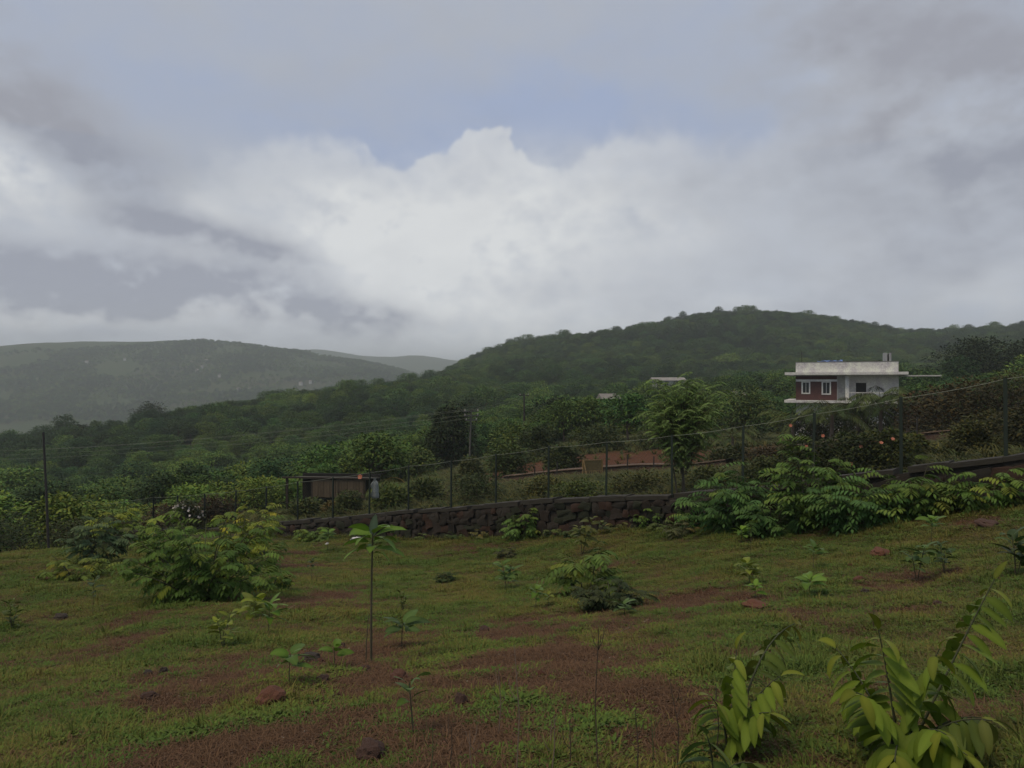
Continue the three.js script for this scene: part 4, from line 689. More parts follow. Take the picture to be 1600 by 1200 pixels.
// ---------------------------------------------------------------- shrubs of the meadow, with feather-shaped leaves
function pinnateShrub(label, px, py, o, seed, group = 'feather-leaved shrubs of the meadow') {
  const p = Array.isArray(py) ? groundAt(px, py[0]) : spotOn(px, py), r = rng(seed), g = thing('leafy_shrub', label, 'shrub', [p[0], p[1] - 0.02, p[2]], 0, group), f = new Shape();
  const { h, w, stems, fronds, frondLen, leafLen, leafWid, col, low = 0.12, pairs = 6, lean = 0 } = o;
  for (let k = 0; k < stems; k++) {
    const s = new Shape(), a = k * 2.4 + r() * 0.8, out = w * 0.5 * (0.25 + 0.75 * Math.sqrt((k + 0.5) / stems)), hh = h * (1.02 - 0.62 * Math.pow(out / (w * 0.5), 2)) * (0.66 + 0.5 * r());
    const b = V(Math.cos(a) * 0.08, -0.05, Math.sin(a) * 0.08), e = V(Math.cos(a) * out + lean * hh, hh * 0.86, Math.sin(a) * out * 0.75), m = V(e.x * 0.35, e.y * 0.62, e.z * 0.35), c = new THREE.QuadraticBezierCurve3(b, m, e), pts = [];
    for (let j = 0; j <= 6; j++) pts.push(c.getPoint(j / 6)); tube(s, pts, 0.012, 0.004, 5, [0.06, 0.062, 0.034]); part('stem', s.build(), barkMat, g);
    for (let j = 0; j < fronds; j++) {
      const t = low + (1 - low) * (j + r() * 0.7) / fronds, q = c.getPoint(Math.min(t, 1)), an = a + (r() - 0.5) * 4.2, up = 0.75 - 0.9 * r() * (1 - t * 0.6), tone = 0.8 + 0.45 * r(), ye = r() < 0.05 ? 0.7 : t > 0.75 ? 0.3 * r() : 0.08 * r();
      frond(f, q, V(Math.cos(an), up, Math.sin(an)), frondLen * (0.55 + 0.7 * r()), pairs, leafLen * 0.84 * (0.8 + 0.4 * r()), leafWid * 0.84, 0.9 + 0.7 * r(), [col[0] * tone * (1 + ye * 1.6), col[1] * tone * (1 + ye * 0.6), col[2] * tone], r, { hang: 0.45, rach: 0.0026 });
    }
  }
  part('foliage', f.build(), leafMat, g, 'stuff'); return g;
}
const GR = [0.080, 0.155, 0.030], YG = [0.150, 0.215, 0.030], DG = [0.064, 0.145, 0.038], BG = [0.075, 0.130, 0.058];
pinnateShrub('large green feather-leaved shrub on the left of the meadow', 318, 940, { h: 1.86, w: 2.68, stems: 24, fronds: 11, frondLen: 0.36, leafLen: 0.13, leafWid: 0.055, col: GR, low: 0.12 }, 11);
pinnateShrub('bright-tipped shrub rising behind the large left shrub', 372, 885, { h: 1.78, w: 1.37, stems: 9, fronds: 9, frondLen: 0.36, leafLen: 0.14, leafWid: 0.055, col: YG, low: 0.35 }, 12);
pinnateShrub('tall light green leafy shoots at the right back of the large left shrub', 408, 868, { h: 2.22, w: 0.85, stems: 5, fronds: 10, frondLen: 0.4, leafLen: 0.15, leafWid: 0.06, col: [0.15, 0.215, 0.04], low: 0.5 }, 13);
pinnateShrub('bluish green shrub between iron pole and the large left shrub', 155, 882, { h: 1.58, w: 1.58, stems: 10, fronds: 9, frondLen: 0.36, leafLen: 0.15, leafWid: 0.06, col: BG, low: 0.3 }, 14);
pinnateShrub('yellow-green sprawling low shrub at the left of the meadow', 118, 905, { h: 0.60, w: 1.54, stems: 10, fronds: 7, frondLen: 0.34, leafLen: 0.12, leafWid: 0.05, col: [0.100, 0.155, 0.028], low: 0.2 }, 15);
pinnateShrub('yellow-green leaning leafy branch shrub behind the bluish shrub', 195, 862, { h: 1.78, w: 1.43, stems: 6, fronds: 7, frondLen: 0.36, leafLen: 0.14, leafWid: 0.055, col: YG, low: 0.55, lean: -0.35 }, 16);
pinnateShrub('mid green shrub filling the back of the large left shrub', 258, 880, { h: 1.44, w: 1.69, stems: 12, fronds: 9, frondLen: 0.34, leafLen: 0.13, leafWid: 0.055, col: GR, low: 0.2 }, 17);
pinnateShrub('low dark green shrub at the right foot of the large left shrub', 422, 922, { h: 0.42, w: 0.75, stems: 8, fronds: 7, frondLen: 0.26, leafLen: 0.1, leafWid: 0.045, col: GR, low: 0.1 }, 18);
// thicket at the right before the wall
pinnateShrub('dark green drooping shrub at the left of the right thicket', 1148, 830, { h: 1.65, w: 2.15, stems: 17, fronds: 11, frondLen: 0.46, leafLen: 0.17, leafWid: 0.062, col: DG, low: 0.1 }, 21);
pinnateShrub('tall bright-topped shrub in the middle of the right thicket', 1268, 824, { h: 2.08, w: 1.72, stems: 16, fronds: 11, frondLen: 0.46, leafLen: 0.16, leafWid: 0.062, col: [0.080, 0.155, 0.032], low: 0.15 }, 22);
pinnateShrub('dark green shrub with hanging fronds in the right thicket, in front of the wall corner', 1335, 828, { h: 1.27, w: 1.89, stems: 16, fronds: 11, frondLen: 0.46, leafLen: 0.15, leafWid: 0.058, col: DG, low: 0.05 }, 23);
pinnateShrub('green shrub right of the hanging fronds in the right thicket', 1425, 812, { h: 1.16, w: 1.50, stems: 13, fronds: 10, frondLen: 0.42, leafLen: 0.15, leafWid: 0.058, col: GR, low: 0.12 }, 24);
pinnateShrub('yellow-green low shrub near the right end of the thicket', 1475, 806, { h: 0.70, w: 1.20, stems: 9, fronds: 8, frondLen: 0.36, leafLen: 0.13, leafWid: 0.05, col: [0.098, 0.150, 0.030], low: 0.2 }, 25);
pinnateShrub('green shrub before the wall at the right edge of the thicket', 1545, 796, { h: 0.87, w: 1.56, stems: 11, fronds: 9, frondLen: 0.4, leafLen: 0.14, leafWid: 0.055, col: GR, low: 0.2 }, 26);
pinnateShrub('low green shrub at the left foot of the right thicket', 1085, 824, { h: 0.62, w: 0.95, stems: 9, fronds: 8, frondLen: 0.36, leafLen: 0.12, leafWid: 0.05, col: DG, low: 0.12 }, 27);
pinnateShrub('dark green low shrub under the tall bright-topped one', 1205, 834, { h: 0.75, w: 1.3, stems: 12, fronds: 9, frondLen: 0.4, leafLen: 0.14, leafWid: 0.055, col: DG, low: 0.05 }, 28);
// along the wall and in the middle of the meadow
pinnateShrub('fresh green shrub standing before the middle of the stone wall', 816, 842, { h: 0.94, w: 0.90, stems: 9, fronds: 9, frondLen: 0.36, leafLen: 0.15, leafWid: 0.06, col: [0.090, 0.170, 0.038], low: 0.2 }, 31);
pinnateShrub('row of light green shoots along the left part of the stone wall', 485, 846, { h: 0.55, w: 1.3, stems: 9, fronds: 7, frondLen: 0.34, leafLen: 0.14, leafWid: 0.055, col: [0.095, 0.165, 0.034], low: 0.3 }, 32);
pinnateShrub('green climbing shoots at the wall above the tall sapling', 628, 838, { h: 0.85, w: 0.45, stems: 5, fronds: 7, frondLen: 0.26, leafLen: 0.13, leafWid: 0.06, col: GR, low: 0.35 }, 33);
pinnateShrub('small green shoots at the wall foot left of the right thicket', 1012, 822, { h: 0.5, w: 0.7, stems: 6, fronds: 6, frondLen: 0.28, leafLen: 0.12, leafWid: 0.05, col: GR, low: 0.3 }, 34);
pinnateShrub('pale green weedy shrub beside the right thicket', 1062, 838, { h: 0.42, w: 0.7, stems: 7, fronds: 6, frondLen: 0.22, leafLen: 0.08, leafWid: 0.035, col: [0.08, 0.10, 0.045], low: 0.3 }, 35);
pinnateShrub('dark tangled low shrub in the middle of the meadow', 955, 950, { h: 0.42, w: 0.9, stems: 15, fronds: 9, frondLen: 0.2, leafLen: 0.075, leafWid: 0.036, col: [0.042, 0.066, 0.026], low: 0.1 }, 36);
pinnateShrub('broad umbrella-shaped young shrub in the middle of the meadow', 918, 928, { h: 0.71, w: 0.68, stems: 5, fronds: 8, frondLen: 0.4, leafLen: 0.15, leafWid: 0.065, col: [0.080, 0.150, 0.032], low: 0.72 }, 37);
pinnateShrub('small rounded dark green tuft shrub on open turf', 697, 910, { h: 0.26, w: 0.34, stems: 12, fronds: 8, frondLen: 0.13, leafLen: 0.055, leafWid: 0.025, col: [0.05, 0.085, 0.028], low: 0.05 }, 38);
pinnateShrub('small dull green shrub behind the bright sapling in the meadow centre', 792, 872, { h: 0.34, w: 0.5, stems: 9, fronds: 7, frondLen: 0.16, leafLen: 0.07, leafWid: 0.03, col: [0.06, 0.075, 0.032], low: 0.1 }, 39);

[[668, 'left of the fresh green wall shrub, farthest'], [712, 'left of the fresh green wall shrub, middle one'], [752, 'just left of the fresh green wall shrub'], [868, 'right of the fresh green wall shrub'], [896, 'behind the yellowish sapling'], [966, 'below the yellow gate'], [1036, 'between the wall shoots and the right thicket'], [560, 'behind the tall sapling']].forEach(([px, l], i) => pinnateShrub('small weed plant at the wall foot ' + l, px, px < 860 ? 842 : px < 940 ? 838 : 828, { h: 0.22 + 0.05 * (i % 4), w: 0.45, stems: 5 + i % 3, fronds: 5, frondLen: 0.22, leafLen: 0.09, leafWid: 0.04, col: [[0.085, 0.13, 0.04], [0.06, 0.10, 0.034], [0.11, 0.13, 0.045]][i % 3], low: 0.2 }, 340 + i, 'weeds at the wall foot'));

// ---------------------------------------------------------------- saplings whose leaves can be told apart: every leaf is a part
const leafGeos = [[0.9, 0.14], [1.3, 0.2], [0.6, 0.1], [1.6, 0.24]].map(([droop, fold], k) => { const s = new Shape(); blade(s, V(0, 0, 0), V(0, 0.15, 1), 1, 0.36, droop, fold, [0.9, 0.9, 0.9], 6, V(0.2 * (k - 1.5), 1, 0)); const g = s.build(), p = g.attributes.position; for (let i = 0; i < p.count; i++) p.setY(i, p.getY(i) + 0.02 * noise(p.getX(i) * 14 + k, 1, p.getZ(i) * 9)); g.computeVertexNormals(); return g; });
const leafTints = new Map();
function leafPaint(c) { const k = c.map((q) => Math.round(q * 60) / 60 || 1 / 80).join(); if (!leafTints.has(k)) leafTints.set(k, new THREE.MeshPhysicalMaterial({ vertexColors: true, color: new THREE.Color().setRGB(...c), roughness: 0.65, transmission: 0.4, thickness: 0, side: THREE.DoubleSide, specularIntensity: 0.25 })); return leafTints.get(k); }
const ZF = V(0, 0, 1);
function leaf(parent, at, dir, len, wide, mat, k, name = 'leaf') { const m = part(name, leafGeos[k % 4], mat, parent); m.position.copy(at); const d = dir.clone().normalize(), yaw = Math.atan2(d.x, d.z); m.rotation.set(-Math.asin(clamp(d.y, -0.99, 0.99)), yaw, 0, 'YXZ'); m.rotateZ(((k * 37) % 11 - 5) * 0.09); m.scale.set(len * wide, len, len); return m; }
function sapling(label, px, py, o, seed, group = 'saplings on the meadow') { // whorls of simple drooping leaves
  const p = spotOn(px, py), r = rng(seed), g = thing('sapling', label, 'sapling', [p[0], p[1] - 0.01, p[2]], 0, group), s = new Shape();
  const { h, lean = 0.03, leaves, len, wide = 1, col, span = 0.3, up = 0.2, rad = 0.006, stems = 1, bark = [0.075, 0.068, 0.04] } = o;
  for (let q = 0; q < stems; q++) {
    const a0 = q * 2.1 + seed, hh = h * (1 - 0.22 * q), ex = lean * hh + (stems > 1 ? Math.cos(a0) * hh * 0.22 : 0), ez = stems > 1 ? Math.sin(a0) * hh * 0.15 : 0, c = new THREE.QuadraticBezierCurve3(V(0, -0.06, 0), V(ex * 0.3 + 0.02 * (r() - 0.5), hh * 0.5, ez * 0.3), V(ex, hh, ez)), pts = [];
    for (let j = 0; j <= 7; j++) pts.push(c.getPoint(j / 7)); tube(s, pts, rad, rad * 0.55, 6, bark);
    const n = Math.round(leaves / stems);
    for (let k = 0; k < n; k++) {
      const t = 1 - span * Math.pow(k / n, 1.2), at = c.getPoint(Math.min(t, 1)), a = k * 2.39 + r() * 0.6 + q, tone = 0.78 + 0.45 * r(), young = k < n * 0.25 ? 1.2 : 1;
      const d = V(Math.cos(a), up + (1 - k / n) * 0.55 - 0.25 * r(), Math.sin(a)).normalize(), e = at.clone().addScaledVector(d, len * 0.1);
      tube(s, [at, e], rad * 0.35, rad * 0.25, 3, [0.09, 0.10, 0.04]);
      leaf(g, e, d, len * (0.72 + 0.45 * r()) * (k < 2 ? 0.7 : 1), wide, leafPaint([col[0] * tone * young, col[1] * tone * young, col[2] * tone]), k + seed);
    }
  }
  part('stem', s.build(), barkMat, g); return g;
}
const BR = [0.140, 0.250, 0.036], YE = [0.190, 0.240, 0.034], MG = [0.105, 0.195, 0.034];
sapling('tall single-stemmed sapling with a drooping crown of big leaves, centre left', 580, 1038, { h: 1.10, lean: 0.012, leaves: 17, len: 0.27, wide: 1.0, col: [0.135, 0.255, 0.034], span: 0.17, up: 0.05, rad: 0.011 }, 51);
{ const g = scene.children[scene.children.length - 1]; const m = leaf(g, V(0.02, 1.06, 0), V(0.05, 1, 0.1), 0.2, 1.1, leafPaint([0.2, 0.27, 0.17]), 2, 'pale_leaf'); m.userData.label = 'pale upright leaf at the tip'; const s = new Shape(); tube(s, [V(-0.035, -0.05, 0.05), V(-0.03, 0.2, 0.05), V(-0.015, 0.42, 0.03)], 0.006, 0.003, 5, [0.075, 0.068, 0.04]); part('side_shoot', s.build(), barkMat, g); }
sapling('leafy side sapling with hanging leaves right of the tall sapling', 628, 1012, { h: 0.24, leaves: 10, len: 0.24, wide: 1.12, col: [0.075, 0.135, 0.036], span: 0.3, up: 0.1, rad: 0.006 }, 52);
sapling('small bright sapling with upturned leaves near the bottom centre', 648, 1150, { h: 0.27, lean: -0.1, leaves: 7, len: 0.13, wide: 1.44, col: [0.095, 0.17, 0.035], span: 0.4, up: 0.5, rad: 0.005 }, 53);
sapling('small sapling with flat spreading leaves behind the red rock', 452, 1072, { h: 0.22, leaves: 9, len: 0.16, wide: 1.3, col: MG, span: 0.35, up: 0.2, rad: 0.004 }, 54);
sapling('tiny sapling with arching leaves left of the tall sapling', 522, 1046, { h: 0.18, leaves: 6, len: 0.16, wide: 1.3, col: BR, span: 0.4, up: 0.4, rad: 0.004 }, 55);
sapling('yellow-green sapling on the edge of bare soil, left of centre', 420, 992, { h: 0.33, leaves: 14, len: 0.21, wide: 1.3, col: BR, span: 0.5, up: 0.3, rad: 0.005 }, 56);
sapling('bushy yellow-green sapling right of the large left shrub', 348, 1014, { h: 0.36, leaves: 19, len: 0.16, wide: 1.3, col: YE, span: 0.6, up: 0.3, rad: 0.005, stems: 3 }, 57);
sapling('yellow-green sapling leaning right beside the large left shrub', 392, 968, { h: 0.22, lean: 0.3, leaves: 12, len: 0.24, wide: 1.3, col: YE, span: 0.6, up: 0.3, rad: 0.004 }, 58);
sapling('thin many-stemmed yellow-green sprout clump behind the tall sapling', 630, 955, { h: 0.28, leaves: 28, len: 0.10, wide: 1.3, col: [0.12, 0.145, 0.035], span: 0.5, up: 0.8, rad: 0.003, stems: 7 }, 59);
sapling('bright two-tiered sapling in the meadow centre', 792, 922, { h: 0.44, leaves: 22, len: 0.21, wide: 1.38, col: [0.10, 0.175, 0.042], span: 0.6, up: 0.25, rad: 0.006, stems: 2 }, 60);
sapling('short fresh sapling left of the umbrella-shaped shrub', 837, 952, { h: 0.26, leaves: 12, len: 0.17, wide: 1.3, col: MG, span: 0.4, up: 0.2, rad: 0.004 }, 61);
sapling('tiny yellow sapling right of the short fresh one', 856, 948, { h: 0.16, leaves: 8, len: 0.12, wide: 1.3, col: YE, span: 0.5, up: 0.3, rad: 0.003 }, 62);
sapling('yellowish sapling with hanging leaf tiers before the wall', 910, 868, { h: 0.78, leaves: 27, len: 0.24, wide: 1.3, col: [0.125, 0.14, 0.035], span: 0.55, up: -0.1, rad: 0.008, stems: 2 }, 63);
sapling('broad-leaved small plant at the foot of the tangled shrub', 975, 962, { h: 0.13, leaves: 11, len: 0.16, wide: 1.88, col: [0.09, 0.16, 0.05], span: 0.5, up: 0.25, rad: 0.004 }, 64);
sapling('small sapling with drooping leaves at the right of the meadow', 1265, 936, { h: 0.21, leaves: 9, len: 0.20, wide: 1.3, col: BR, span: 0.3, up: 0.3, rad: 0.004 }, 65);
sapling('faint slender sapling below the right thicket', 1271, 890, { h: 0.3, leaves: 9, len: 0.18, wide: 1.3, col: MG, span: 0.3, up: 0.3, rad: 0.004 }, 66);
sapling('yellow-green leafy sapling left of the thicket shadow', 1172, 918, { h: 0.3, leaves: 19, len: 0.18, wide: 1.3, col: YE, span: 0.5, up: 0.3, rad: 0.005, stems: 2 }, 67);
sapling('small green sapling just below the yellow-green leafy one', 1180, 935, { h: 0.15, leaves: 9, len: 0.13, wide: 1.3, col: BR, span: 0.5, up: 0.3, rad: 0.004 }, 68);
sapling('bright sapling at the foot of the right thicket', 1158, 850, { h: 0.25, leaves: 12, len: 0.21, wide: 1.3, col: BR, span: 0.4, up: 0.3, rad: 0.005 }, 69);
sapling('leafy sapling on bare soil at the right', 1432, 910, { h: 0.4, leaves: 18, len: 0.18, wide: 1.38, col: [0.075, 0.14, 0.036], span: 0.5, up: 0.1, rad: 0.006, stems: 2 }, 70);
sapling('spindly sapling in front of the right end of the thicket', 1455, 855, { h: 0.38, leaves: 11, len: 0.20, wide: 1.3, col: MG, span: 0.3, up: 0.3, rad: 0.004 }, 71);
sapling('dull green sapling right of the leafy one', 1476, 895, { h: 0.32, leaves: 15, len: 0.16, wide: 1.3, col: [0.055, 0.10, 0.032], span: 0.6, up: 0.2, rad: 0.005, stems: 2 }, 72);
sapling('yellow-green clump of shoots at the left edge', 18, 985, { h: 0.36, leaves: 19, len: 0.16, wide: 1.3, col: [0.085, 0.125, 0.026], span: 0.6, up: 0.5, rad: 0.005, stems: 4 }, 73);
sapling('sapling with pointed leaves close to the wall, left of the tall sapling', 512, 862, { h: 0.55, leaves: 15, len: 0.29, wide: 1.3, col: MG, span: 0.35, up: 0.1, rad: 0.006 }, 74);
sapling('thin sapling between the tall sapling and the left shrub', 487, 908, { h: 0.42, leaves: 8, len: 0.15, wide: 1.3, col: [0.06, 0.09, 0.03], span: 0.4, up: 0.3, rad: 0.004 }, 75);
sapling('slim sapling among the grass at the left', 145, 962, { h: 0.5, leaves: 9, len: 0.15, wide: 1.3, col: [0.05, 0.08, 0.028], span: 0.5, up: 0.3, rad: 0.004 }, 76);
sapling('small shoot at the right before the wall', 940, 836, { h: 0.3, leaves: 9, len: 0.20, wide: 1.3, col: [0.1, 0.13, 0.05], span: 0.5, up: 0.3, rad: 0.005 }, 77);
sapling('low leafy plant with reddish tint at the right edge of the meadow', 1588, 900, { h: 0.42, leaves: 19, len: 0.24, wide: 1.3, col: [0.06, 0.09, 0.028], span: 0.6, up: 0.4, rad: 0.006, stems: 3 }, 78);

// close plants with feather leaves: plant > frond > leaflet
function featherPlant(label, px, py, list, seed, bark = [0.05, 0.06, 0.03]) {
  const p = spotOn(px, py), r = rng(seed), g = thing('feather_leaved_plant', label, 'plant', [p[0], p[1] - 0.02, p[2]], 0, 'feather-leaved plants in the foreground');
  for (const [dir, len, pairs, leafLen, droop, col, from = [0, 0, 0]] of list) {
    const s = new Shape(), pts = [V(...from)], pos = V(...from), d = V(...dir).normalize(), st = len * 0.3, gap = len * 0.7 / pairs, spots = []; pos.addScaledVector(d, st); pts.push(pos.clone());
    for (let k = 0; k <= pairs; k++) { spots.push([pos.clone(), d.clone()]); pos.addScaledVector(d, gap); pts.push(pos.clone()); d.y -= droop / pairs; d.normalize(); }
    tube(s, pts.slice(0, -1), 0.0065, 0.002, 5, bark); const f = part('frond', s.build(), barkMat, g), side = V();
    spots.forEach(([q, dd], k) => { side.crossVectors(dd, UPV).normalize(); const t = k / pairs, L = leafLen * (0.7 + 0.5 * Math.sin(Math.PI * clamp(0.15 + t * 0.8, 0, 1)));
      for (const sg of k < pairs ? [-1, 1] : [0]) { const tone = 0.8 + 0.4 * r(), o = side.clone().multiplyScalar(sg).addScaledVector(dd, sg ? 0.65 : 1); o.y -= sg ? 0.75 + 0.4 * r() : 0.1; leaf(f, q, o, L * (0.9 + 0.2 * r()), 0.88, leafPaint([col[0] * tone * (k > pairs - 2 ? 1.25 : 1), col[1] * tone, col[2] * tone]), k * 3 + sg + 1 + seed, 'leaflet'); } });
  }
  return g;
}
const OL = [0.155, 0.235, 0.022];
featherPlant('large feather-leaved plant in the right foreground', 1408, 1195, [
  [[-0.18, 1, 0.1], 0.62, 11, 0.146, 0.5, OL], [[0.55, 1, -0.1], 0.89, 14, 0.138, 0.1, [0.130, 0.205, 0.022]], [[0.12, 1, 0.2], 0.57, 11, 0.142, 0.6, OL], [[-0.38, 0.9, 0.25], 0.52, 9, 0.146, 1.1, OL], [[0.34, 0.8, 0.35], 0.47, 9, 0.146, 1.2, [0.10, 0.15, 0.026]], [[-0.25, 0.9, -0.4], 0.52, 9, 0.138, 0.8, OL], [[0.15, 0.7, 0.5], 0.41, 8, 0.146, 1.4, OL], [[-0.3, 0.7, 0.5], 0.41, 8, 0.146, 1.5, OL], [[0.45, 0.7, 0.1], 0.41, 8, 0.138, 1.3, OL], [[0.0, 0.8, 0.5], 0.46, 9, 0.138, 1.2, OL]], 91);
featherPlant('slender feather-leaved plant left of the large one, with a frond arching right', 1140, 1180, [
  [[0.05, 1, 0], 0.49, 8, 0.138, 0.7, OL], [[0.42, 1.1, -0.3], 0.76, 12, 0.120, 1.5, [0.125, 0.165, 0.026]], [[-0.2, 1, 0.2], 0.37, 7, 0.138, 1.3, OL], [[0.2, 0.9, 0.3], 0.37, 7, 0.138, 1.4, OL], [[0.3, 1, 0.15], 0.47, 8, 0.129, 1.1, OL]], 92);
featherPlant('broad-leaved shoot at the bottom edge, left of the slender plant', 1118, 1225, [[[-0.15, 1, 0.2], 0.27, 4, 0.138, 1.0, [0.082, 0.15, 0.03]], [[0.35, 0.8, 0.3], 0.23, 4, 0.138, 1.3, [0.082, 0.15, 0.03]]], 93);

// ---------------------------------------------------------------- bare weed stems, rocks, sticks
[[935, 1210, 0.62, 'forked dark bare weed stem in the bottom centre', 1], [1057, 1210, 0.42, 'dark bare weed stem under the curved stick'], [806, 1215, 0.55, 'pale dry weed stem in the red soil, tallest on the left'], [1118, 1190, 0.36, 'thin dark weed stem beside the slender feather-leaved plant'], [994, 1215, 0.3, 'thin brown weed stem between the two dark ones'], [890, 1200, 0.22, 'short brown weed stem left of the forked one'], [860, 1212, 0.26, 'short pale weed stem left of the short brown one'], [778, 1150, 0.34, 'slim dry weed stem right of the red soil hollow'], [700, 1200, 0.2, 'short dark weed stem by the dark red rock'], [670, 1210, 0.22, 'thin green weed stem right of the dark red rock'], [740, 1205, 0.18, 'short weed stem between rock and dry stems'], [1022, 1200, 0.24, 'short green weed stem left of the dark bare one'], [1365, 985, 0.3, 'fine upright weed stem on the right turf'], [1172, 868, 0.5, 'slim dead stalk below the right thicket']].forEach(([px, py, h, l, fork], i) => {
  const p = spotOn(px, py), r = rng(300 + i), o = thing('weed_stem', l, 'weed', [p[0], p[1] - 0.02, p[2]], r() * 6, 'bare weed stems'), col = /pale|dry/.test(l) ? [0.16, 0.12, 0.09] : /green/.test(l) ? [0.07, 0.085, 0.03] : [0.06, 0.045, 0.03], s = new Shape();
  tube(s, [V(0, -0.03, 0), V((r() - 0.5) * 0.04, h * 0.5, (r() - 0.5) * 0.03), V((r() - 0.5) * 0.06, h, 0)], 0.0032, 0.0016, 5, col); part('stalk', s.build(), barkMat, o);
  for (let k = 0; k < (fork ? 4 : 3); k++) { const t = new Shape(), y = fork ? h * 0.86 : h * (0.45 + 0.16 * k), a = k * 2.2; tube(t, [V(0, y, 0), V(Math.cos(a) * 0.025, y + 0.03, Math.sin(a) * 0.02), V(Math.cos(a) * 0.04, y + 0.075, Math.sin(a) * 0.03)], 0.0018, 0.001, 4, col); part('twig', t.build(), barkMat, o); }
});
const rockGeos = [1, 2, 3, 4, 5].map((k) => lump(k, 3, 0.3)), rockReds = [worn(0.17, 0.072, 0.042, 0.97, 6), worn(0.14, 0.065, 0.042, 0.97, 6), worn(0.09, 0.050, 0.036, 0.97, 6), worn(0.060, 0.048, 0.036, 0.97, 6)];
[[422, 1104, 46, 34, 0, 'orange-red laterite rock at the left of the foreground'], [580, 1186, 44, 36, 2, 'dark red pitted rock at the bottom centre left'], [624, 1064, 28, 22, 1, 'brown-red rock right below the tall sapling'], [486, 1032, 32, 14, 3, 'flat blackish stone left of the tall sapling'], [720, 1102, 22, 22, 2, 'dull red rock in the red soil'], [757, 988, 18, 12, 2, 'small brown rock behind the red soil'], [1376, 870, 30, 17, 0, 'red clod on the turf below the right thicket'], [1184, 951, 40, 14, 0, 'flat red clod on bare soil right of centre'], [1342, 908, 16, 9, 0, 'small red stone right of centre'], [1329, 886, 9, 7, 0, 'tiny red stone below the red clod'], [503, 1066, 22, 12, 2, 'low brown clod behind the orange-red rock'], [231, 1056, 16, 11, 3, 'dark stone on the left turf'], [256, 1052, 13, 11, 3, 'second dark stone on the left turf, right beside the first'], [232, 1092, 24, 12, 2, 'brown clod below the two dark stones'], [1543, 822, 34, 12, 2, 'red-brown clod at the right end of the wall'], [845, 1056, 12, 10, 0, 'little red stone in the bare soil'], [95, 968, 20, 11, 3, 'dark clod in the left grass'], [570, 1050, 20, 12, 2, 'brown clod at the foot of the tall sapling'], [534, 1012, 12, 9, 2, 'little brown stone left of the tall sapling'], [1352, 926, 12, 7, 3, 'dark pebble on the right turf'], [1583, 975, 18, 8, 3, 'dark clod at the right edge'], [500, 1034, 10, 7, 1, 'reddish pebble beside the flat blackish stone'], [1465, 945, 14, 8, 2, 'brown stone below the leafy sapling on bare soil']]
  .forEach(([px, py, w, h, c, l], i) => { const p = spotOn(px, py), k = -p[2] / FOCAL, r = rng(400 + i), o = thing('rock', l, 'rock', [p[0], p[1] + h * k * 0.28, p[2]], r() * 6, 'loose rocks and clods'); const m = part('stone', rockGeos[i % 5], rockReds[c], o); m.scale.set(w * k * 1.05, h * k * 1.1, w * k * 0.9); m.rotation.set(0.2 * r(), 0, 0.3 * (r() - 0.5));
    const q = part('chip', rockGeos[(i + 2) % 5], rockReds[(c + 1) % 4], o); q.position.set(w * k * 0.42, -h * k * 0.28, w * k * 0.25); q.scale.set(w * k * 0.3, h * k * 0.3, w * k * 0.25); });
[[[[1000, 1080], [1025, 1066], [1050, 1064], [1075, 1062]], 0.006, 'pale curved stick lying on the red soil', [0.17, 0.135, 0.10]], [[[958, 993], [970, 990], [984, 983]], 0.013, 'short thick piece of bark on the turf', [0.11, 0.09, 0.055]], [[[602, 1140], [615, 1143], [632, 1147]], 0.004, 'thin pale twig behind the dark red rock', [0.2, 0.17, 0.13]], [[[170, 1188], [185, 1187], [196, 1186]], 0.005, 'short pale twig in the bottom left corner', [0.24, 0.2, 0.16]], [[[1003, 975], [1008, 973], [1014, 970]], 0.009, 'pale wood chip right of the bark piece', [0.22, 0.18, 0.12]], [[[449, 955], [455, 951], [461, 948]], 0.012, 'pale wood chip on bare soil by the yellow-green sapling', [0.25, 0.17, 0.12]], [[[1300, 832], [1310, 836], [1318, 839]], 0.008, 'dark stick below the right thicket', [0.05, 0.04, 0.03]]]
  .forEach(([pts, rad, l, col]) => { const P = pts.map(([x, y]) => { const q = spotOn(x, y); return V(q[0], q[1] + rad * 0.9, q[2]); }), b = P[0].clone(), s = new Shape(); tube(s, P.map((q) => q.clone().sub(b)), rad, rad * 0.6, 6, col); const o = thing('stick', l, 'stick', b.toArray()); part('wood', s.build(), barkMat, o); const t = new Shape(); const m = P[1].clone().sub(b); tube(t, [m, m.clone().add(V(rad * 3, rad * 1.2, -rad * 4))], rad * 0.5, rad * 0.3, 5, col); part('knot', t.build(), barkMat, o); });
{ // litter by the wall
  [[557, 845, 0.16, 'crumpled white plastic scrap at the wall foot'], [511, 852, 0.12, 'narrow white plastic scrap left of the crumpled one']].forEach(([px, py, w, l], i) => { const p = spotOn(px, py), g = new THREE.IcosahedronGeometry(w, 3), q = g.attributes.position; for (let k = 0; k < q.count; k++) { const x = q.getX(k), y = q.getY(k), z = q.getZ(k), n = 1 + 0.7 * noise(x * 22 + i, y * 22, z * 22); q.setXYZ(k, x * n * (i ? 0.35 : 1), y * n * 0.4, z * n * 0.6); } g.computeVertexNormals(); const o = thing('plastic_scrap', l, 'litter', [p[0], p[1] + w * 0.25, p[2]]); part('film', g, paint(0.6, 0.6, 0.62, 0.5), o); });
}

